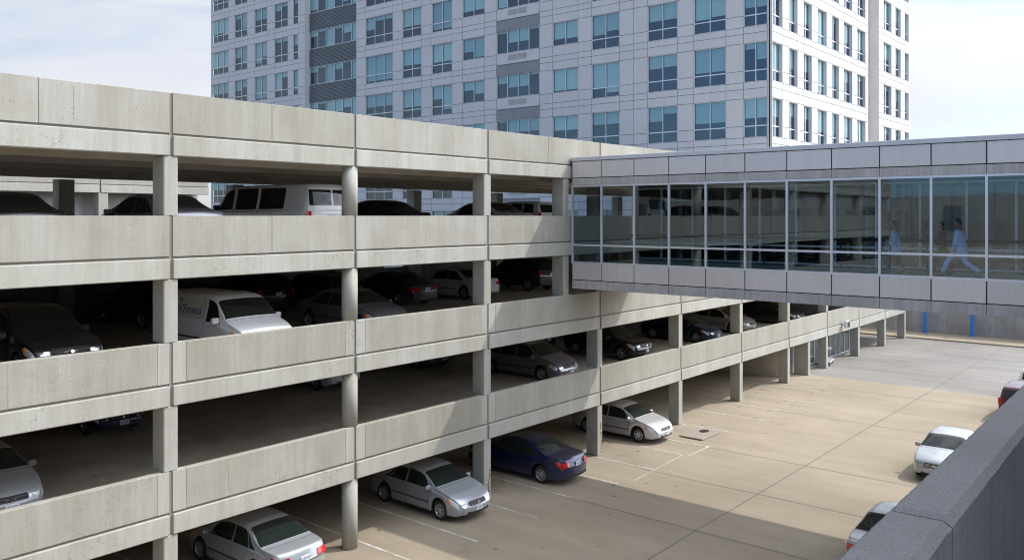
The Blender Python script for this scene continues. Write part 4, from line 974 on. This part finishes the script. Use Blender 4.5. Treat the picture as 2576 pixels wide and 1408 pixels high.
CARS = [
 ('sedan', 14.02, 18.95, 0, 'N', 'silver', 'silver sedan seen from behind at the bottom edge, left of the round column', g1_, (1,1,1)),
 ('sedan', 20.78, 18.72, 0, 'S', 'silver', 'silver sedan facing out beside a square column, right of the round column', g1_, (1,1,1)),
 ('sedan', 25.9, 18.45, 0, 'N', 'blue', 'dark blue sedan backed toward the lot at ground level, red taillights showing', g1_, (1,1.06,1)),
 ('sedan', 33.15, 18.78, 0, 'S', 'bright', 'bright silver sedan at ground level nearest the raised utility slab, nose in the sun', g1_, (1,1,1)),
 ('sedan', 24.0, 7.28, 0, 'E', 'silver', 'silver sedan at the bottom right, tail toward the camera, half hidden by the dark parapet', g5_, (1,1,1)),
 ('sedan', 34.3, 8.2, 0, 'W', 'silver', 'pale silver car facing the camera beside the parapet, dark grille and long shadow', g5_, (1.0,1,1.06)),
 ('suv', 46.9, 7.6, 0, 'E', 'maroon', 'dark red utility car with red taillight at the far right above the parapet', g5_, (1,1,.95)),
 ('minivan', 52.6, 7.7, 0, 'E', 'white', 'pale car with dark rear window farthest along the right wall', g5_, (1,1,1)),
 # level 1
 ('sedan', 7.75, 21.5, FL[1], 'S', 'silver', 'silver sedan at the left edge of the first deck, headlight and plate above the parapet', g2_, (1,1,1)),
 ('sedan', 13.25, 27.6, FL[1], 'S', 'navy', 'navy car deep in the dark first deck, only its plate and lower front showing', g2_, (1,1,1)),
 ('suv', 22.5, 27.6, FL[1], 'S', 'white', 'pale utility car bumper at the back of the first deck, left of the round column', g2_, (1,1,1)),
 ('suv', 28.6, 28.0, FL[1], 'S', 'grey', 'car bumper with plate at the back of the first deck, right of the round column', g2_, (1,1,1)),
 ('minivan', 30.05, 21.75, FL[1], 'S', 'grey', 'grey minivan with barred grille on the first deck between the square columns', g2_, (.97,1,.93)),
 ('sedan', 35.2, 26.9, FL[1], 'N', 'black', 'black car in the back row behind the grey minivan, one wheel glinting', g2_, (1,1,1)),
 ('suv', 36.85, 22.0, FL[1], 'S', 'black', 'black utility car with chrome grille and amber signal on the first deck', g2_, (1,1,.95)),
 ('suv', 41.4, 27.1, FL[1], 'N', 'black', 'black utility car in the back row behind the blue sedan, one rim catching light', g2_, (1,1,1)),
 ('sedan', 44.35, 21.9, FL[1], 'S', 'blue', 'blue sedan facing out on the first deck under the bridge', g2_, (1,1,1)),
 ('sedan', 49.3, 22.0, FL[1], 'S', 'gold', 'champagne silver sedan on the first deck, right of the blue sedan', g2_, (1,1,1)),
 ('sedan', 55.4, 21.3, FL[1], 'S', 'black', 'black sedan at the far end of the first deck, below the bridge edge', g2_, (1,1,1)),
 # level 2
 ('suv', 9.05, 21.5, FL[2], 'S', 'black', 'black utility car with bright headlights at the left edge of the second deck', g3_, (1,1,.98)),
 ('sedan', 10.0, 28.3, FL[2], 'N', 'black', 'black car roof behind the headlights of the leftmost utility car', g3_, (1,1,1)),
 ('suv', 15.75, 28.7, FL[2], 'N', 'black', 'black utility car in the back row with red taillight beside the first column', g3_, (1,1,.98)),
 ('cargo_van', 13.95, 20.35, FL[2], 'S', 'white', 'white cargo van with dark lettering on its side, facing out of the second deck', g3_, (1,1,.97)),
 ('suv', 20.6, 29.6, FL[2], 'N', 'black', 'black hatchback in the dark behind the white cargo van, small red taillight', g3_, (1,1,.93)),
 ('sedan', 19.75, 21.6, FL[2], 'S', 'grey', 'silver sedan on the second deck split by the round column, amber edged headlight', g3_, (1,1,1)),
 ('suv', 23.2, 28.3, FL[2], 'N', 'darkgrey', 'dark grey utility car in the back row left of the round column', g3_, (1,1,.9)),
 ('sedan', 27.0, 27.5, FL[2], 'N', 'darkgrey', 'dark grey sedan with red taillights and plate in the back row of the second deck', g3_, (1,1,1)),
 ('sedan', 31.0, 27.2, FL[2], 'N', 'white', 'white sedan partly hidden by the square column on the second deck', g3_, (1,1,1)),
 ('suv', 36.6, 27.8, FL[2], 'N', 'black', 'black utility car in the dark right end of the second deck beside the bridge', g3_, (1,1,1)),
 # level 3
 ('sedan', 8.1, 21.2, FL[3], 'N', 'black', 'black car roof at the far left of the third deck', g4_, (1,1,1.02)),
 ('sedan', 12.1, 20.8, FL[3], 'N', 'grey', 'grey sedan on the third deck left of the first square column', g4_, (1,1,1.03)),
 ('passenger_van', 17.2, 21.8, FL[3], 'N', 'white', 'white passenger van with dark windows on the third deck left of the round column', g4_, (1,1.2,.95)),
 ('sedan', 22.2, 23.0, FL[3], 'N', 'black', 'black sedan on the third deck right of the round column', g4_, (1,1,1.03)),
 ('sedan', 28.1, 22.7, FL[3], 'N', 'bright', 'silver sedan on the third deck behind the third column, red taillights', g4_, (1,1,1.03)),
 ('suv', 34.0, 25.8, FL[3], 'N', 'white', 'white utility car on the third deck beside the bridge end', g4_, (1,1,.92)),
]
VAN = None
for a in CARS:
    o = place(*a)
    if a[0] == 'cargo_van': VAN = o
for k, (r, c) in PROTO.items():
    for ch in list(r.children):
        for g_ in list(ch.children): bpy.data.objects.remove(g_)
        bpy.data.objects.remove(ch)
    bpy.data.objects.remove(r)
# lettering on the cargo van: a pale panel with dark script on the camera side
def text(body, size, loc, rot, mat, parent, name='lettering', ext=.002, shear=.0):
    cu = bpy.data.curves.new('t', 'FONT'); cu.body = body; cu.size = size; cu.extrude = ext; cu.shear = shear; cu.align_x = 'CENTER'; cu.resolution_u = 2
    t = bpy.data.objects.new('t', cu); C.objects.link(t); dg = bpy.context.evaluated_depsgraph_get(); me = bpy.data.meshes.new_from_object(t.evaluated_get(dg))
    bpy.data.objects.remove(t); me.materials.clear(); me.materials.append(mat); o = bpy.data.objects.new(name, me); C.objects.link(o); o.parent = parent; o.location = loc; o.rotation_euler = rot; return o
cv = None
c = Car(4.9, [(0,1.8),(4.9,1.8)], [(0,1.08),(4.9,1.06)], [(0,1),(4.9,1)], .96, 4.05, 1.02, .34, .14, .24)
sideX = .945
mm_ = MB(); mm_.box(sideX+.004, 1.15, 1.0, sideX+.007, 2.85, 1.66, 0)
m_ = mm_.build('sign_panel', plain('cream_panel', (0.55,0.55,0.47), .5), VAN)
# the camera sees the -X side; the van faces -Y so that is its local +X side
m_.rotation_euler = (0, R(-8), 0); m_.location = (.155, 0, .02)
text("Kit'Fitness", .36, (sideX+.012, 2.0, 1.12), (R(90), 0, R(90)), M['plateink'], m_, shear=.15)
text("fit", .2, (sideX+.012, 1.6, 1.45), (R(90), 0, R(90)), M['plateink'], m_, shear=.15)

# ------------------------------------------------------------------ people in the bridge
def skin_obj(name, joints, edges, mat, parent, sub=2):
    me = bpy.data.meshes.new(name); me.from_pydata([j[0] for j in joints], edges, []); o = bpy.data.objects.new(name, me); C.objects.link(o); o.parent = parent
    me.materials.append(mat)
    md = o.modifiers.new('s', 'SKIN'); md.use_smooth_shade = True
    for i, j in enumerate(joints):
        sv_ = me.skin_vertices[0].data[i]; rr = j[1]; sv_.radius = (rr, rr) if not isinstance(rr, tuple) else rr; sv_.use_root = (i == 0)
    ms = o.modifiers.new('d', 'SUBSURF'); ms.levels = sub; ms.render_levels = sub
    return o
def person(x, y, z, H, head, stride, top, trouser, coat_len, label, arm=1.0):
    """faces local -x... the figure walks along local +x; rotated by head"""
    s = H/1.75; root = empty('person', (x, y, z), head, label, 'person', 'people walking through the bridge'); root.scale = (s, s, s)
    st = stride
    J = [((0,0,.95),.12), ((.02,0,1.15),(.11,.13)), ((.02,0,1.36),(.11,.15)), ((.02,0,1.47),.085), ((.045,0,1.58),.080),
         ((st*.34,.09,.52),.062), ((st*.55,.09,.09),.042), ((st*.55+.14,.09,.035),.04),
         ((-st*.12,-.09,.50),.062), ((-st*.62,-.09,.14),.042), ((-st*.62+.12,-.09,.05),.038),
         ((0,.10,.88),.085), ((0,-.10,.88),.085),
         ((.0,.20,1.38),.05), ((-.08*arm,.26,1.13),.042), ((.02*arm+.06,.27,.90),.03), ((.08,.27,.83),.026),
         ((.0,-.20,1.38),.05), ((.02,-.26,1.13),.042), ((.22*arm,-.22,1.02),.03), ((.28*arm,-.20,1.03),.026)]
    Ed = [(0,1),(1,2),(2,3),(3,4),(0,11),(11,5),(5,6),(6,7),(0,12),(12,8),(8,9),(9,10),(2,13),(13,14),(14,15),(15,16),(2,17),(17,18),(18,19),(19,20)]
    for hx, base in ((16, (.08,.27,.83)), (20, (.28*arm,-.20,1.03))):
        dn = (0,0,-1) if hx == 16 else (1,0,-.15)
        for f in range(4):
            b_ = Vector(base); oy = (-.028+.018*f) if hx == 20 else 0; ox = (-.028+.018*f) if hx == 16 else 0
            p1 = b_+Vector(dn)*.04+Vector((ox,oy,0)); p2 = b_+Vector(dn)*(.08-.006*abs(f-1.5))+Vector((ox,oy,-.01))
            J += [(tuple(p1),.009),(tuple(p2),.008)]; Ed += [(hx,len(J)-2),(len(J)-2,len(J)-1)]
        p1 = Vector(base)+Vector((.03,.0,-.02)); p2 = p1+Vector((.02,0,-.03)); J += [(tuple(p1),.011),(tuple(p2),.009)]; Ed += [(hx,len(J)-2),(len(J)-2,len(J)-1)]
    b = skin_obj('body', J, Ed, M['skin'], root)
    # head: egg with nose, brow, ears as one mesh, set on the neck
    hm = MB(); nu, nv = 20, 14; V = []
    for j in range(nv+1):
        ph = math.pi*j/nv
        for i in range(nu):
            th = 2*math.pi*i/nu; zz = math.cos(ph); rr = math.sin(ph); cx, sy = math.cos(th), math.sin(th)
            X_ = .098*rr*cx*(1.0+.08*(cx > 0)*(zz < 0)); Y_ = .076*rr*sy; Z_ = .118*zz
            if cx > .9 and -.35 < zz < .15: X_ += .022*(1-abs(sy)*2)*max(0, 1-abs(zz+.15)*3)
            if abs(sy) > .93 and -.25 < zz < .2: Y_ += .014*math.copysign(1, sy)
            if zz < -.3: X_ += .012
            V.append((X_+.055, Y_, Z_+1.650))
    hm.add(V, [(j*nu+i, (j+1)*nu+i, (j+1)*nu+(i+1)%nu, j*nu+(i+1)%nu) for j in range(nv) for i in range(nu)])
    for sy in (-.03,.03): hm.box(.140, sy-.012, 1.660, .150, sy+.012, 1.670, 1)
    hm.box(.140,-.022,1.598,.150,.022,1.604,2)
    hm.build('head', [M['skin'], M['hair'], M['red']], root, smooth=True)
    hr = MB(); V = []
    for j in range(9):
        ph = math.pi*.62*j/8
        for i in range(20):
            th = 2*math.pi*i/20; cx, sy = math.cos(th), math.sin(th); lim = min(ph, math.pi*(.30 if cx > .45 else (.46 if cx > -.1 else .62))); 
            V.append((.108*math.sin(lim)*cx+.048, .088*math.sin(lim)*sy, .128*math.cos(lim)+1.662))
    hr.add(V, [(j*20+i, (j+1)*20+i, (j+1)*20+(i+1)%20, j*20+(i+1)%20) for j in range(8) for i in range(20)]); hr.build('hair', M['hair'], root, smooth=True)
    # trousers
    JT = [((0,0,1.02),.17), ((0,.10,.86),.11), ((st*.34,.09,.52),.088), ((st*.55-.01,.09,.12),.07), ((0,-.10,.86),.11), ((-st*.12,-.09,.50),.088), ((-st*.62,-.09,.17),.07)]
    skin_obj('trousers', JT, [(0,1),(1,2),(2,3),(0,4),(4,5),(5,6)], trouser, root)
    JC = [((0,0,.86),(.17,.20)), ((0,0,1.02),(.165,.195)), ((.02,0,1.36),(.15,.19)), ((.02,0,1.47),.105), ((.0,.20,1.38),.078), ((-.08*arm,.26,1.13),.066), ((.02*arm+.05,.27,.93),.052),
          ((.0,-.20,1.38),.078), ((.02,-.26,1.13),.066), ((.19*arm,-.22,1.03),.052)]
    skin_obj('top', JC, [(0,1),(1,2),(2,3),(2,4),(4,5),(5,6),(2,7),(7,8),(8,9)], top, root)
    if coat_len:
        k = MB(); n = 24; prof = [(1.22,.15,.18),(1.0,.19,.22),(.82,.215,.235),(coat_len,.235,.245)]; V = []
        for z_, a, b2 in prof:
            for i in range(n): th = 2*math.pi*i/n; w_ = 1+.05*math.sin(5*th); V.append((a*w_*math.cos(th), b2*w_*math.sin(th), z_))
        k.add(V, [(j*n+i, j*n+(i+1)%n, (j+1)*n+(i+1)%n, (j+1)*n+i) for j in range(3) for i in range(n)]); k.build('coat_skirt', top, root, smooth=True)
    for sx, sy, sz, rt in ((st*.55+.06,.09,.045,0),(-st*.62+.05,-.09,.07,R(25))):
        m = MB(); m.box(-.11,-.045,-.045,.15,.045,.04,0,.03); o = m.build('shoe', M['shoe'], root, smooth=True); o.location = (sx,sy,sz); o.rotation_euler = (0, rt, 0)
    return root
FZ = E-1.90
person(30.0, 8.42, FZ, 1.72, R(90), .42, M['scrubs'], M['darkcloth'], .62, 'person in a long light blue gown walking behind the bridge glass')
person(28.95, 6.25, FZ, 1.80, R(90), .85, M['scrubs'], M['scrubs'], .72, 'person in pale blue scrubs striding behind the bridge glass, nearest the right edge', arm=-.6)
person(30.3, 7.05, FZ, 1.70, R(90), .5, M['darkcloth'], M['darkcloth'], 0, 'person in dark clothes half hidden beyond the striding figure in scrubs', arm=1.6)
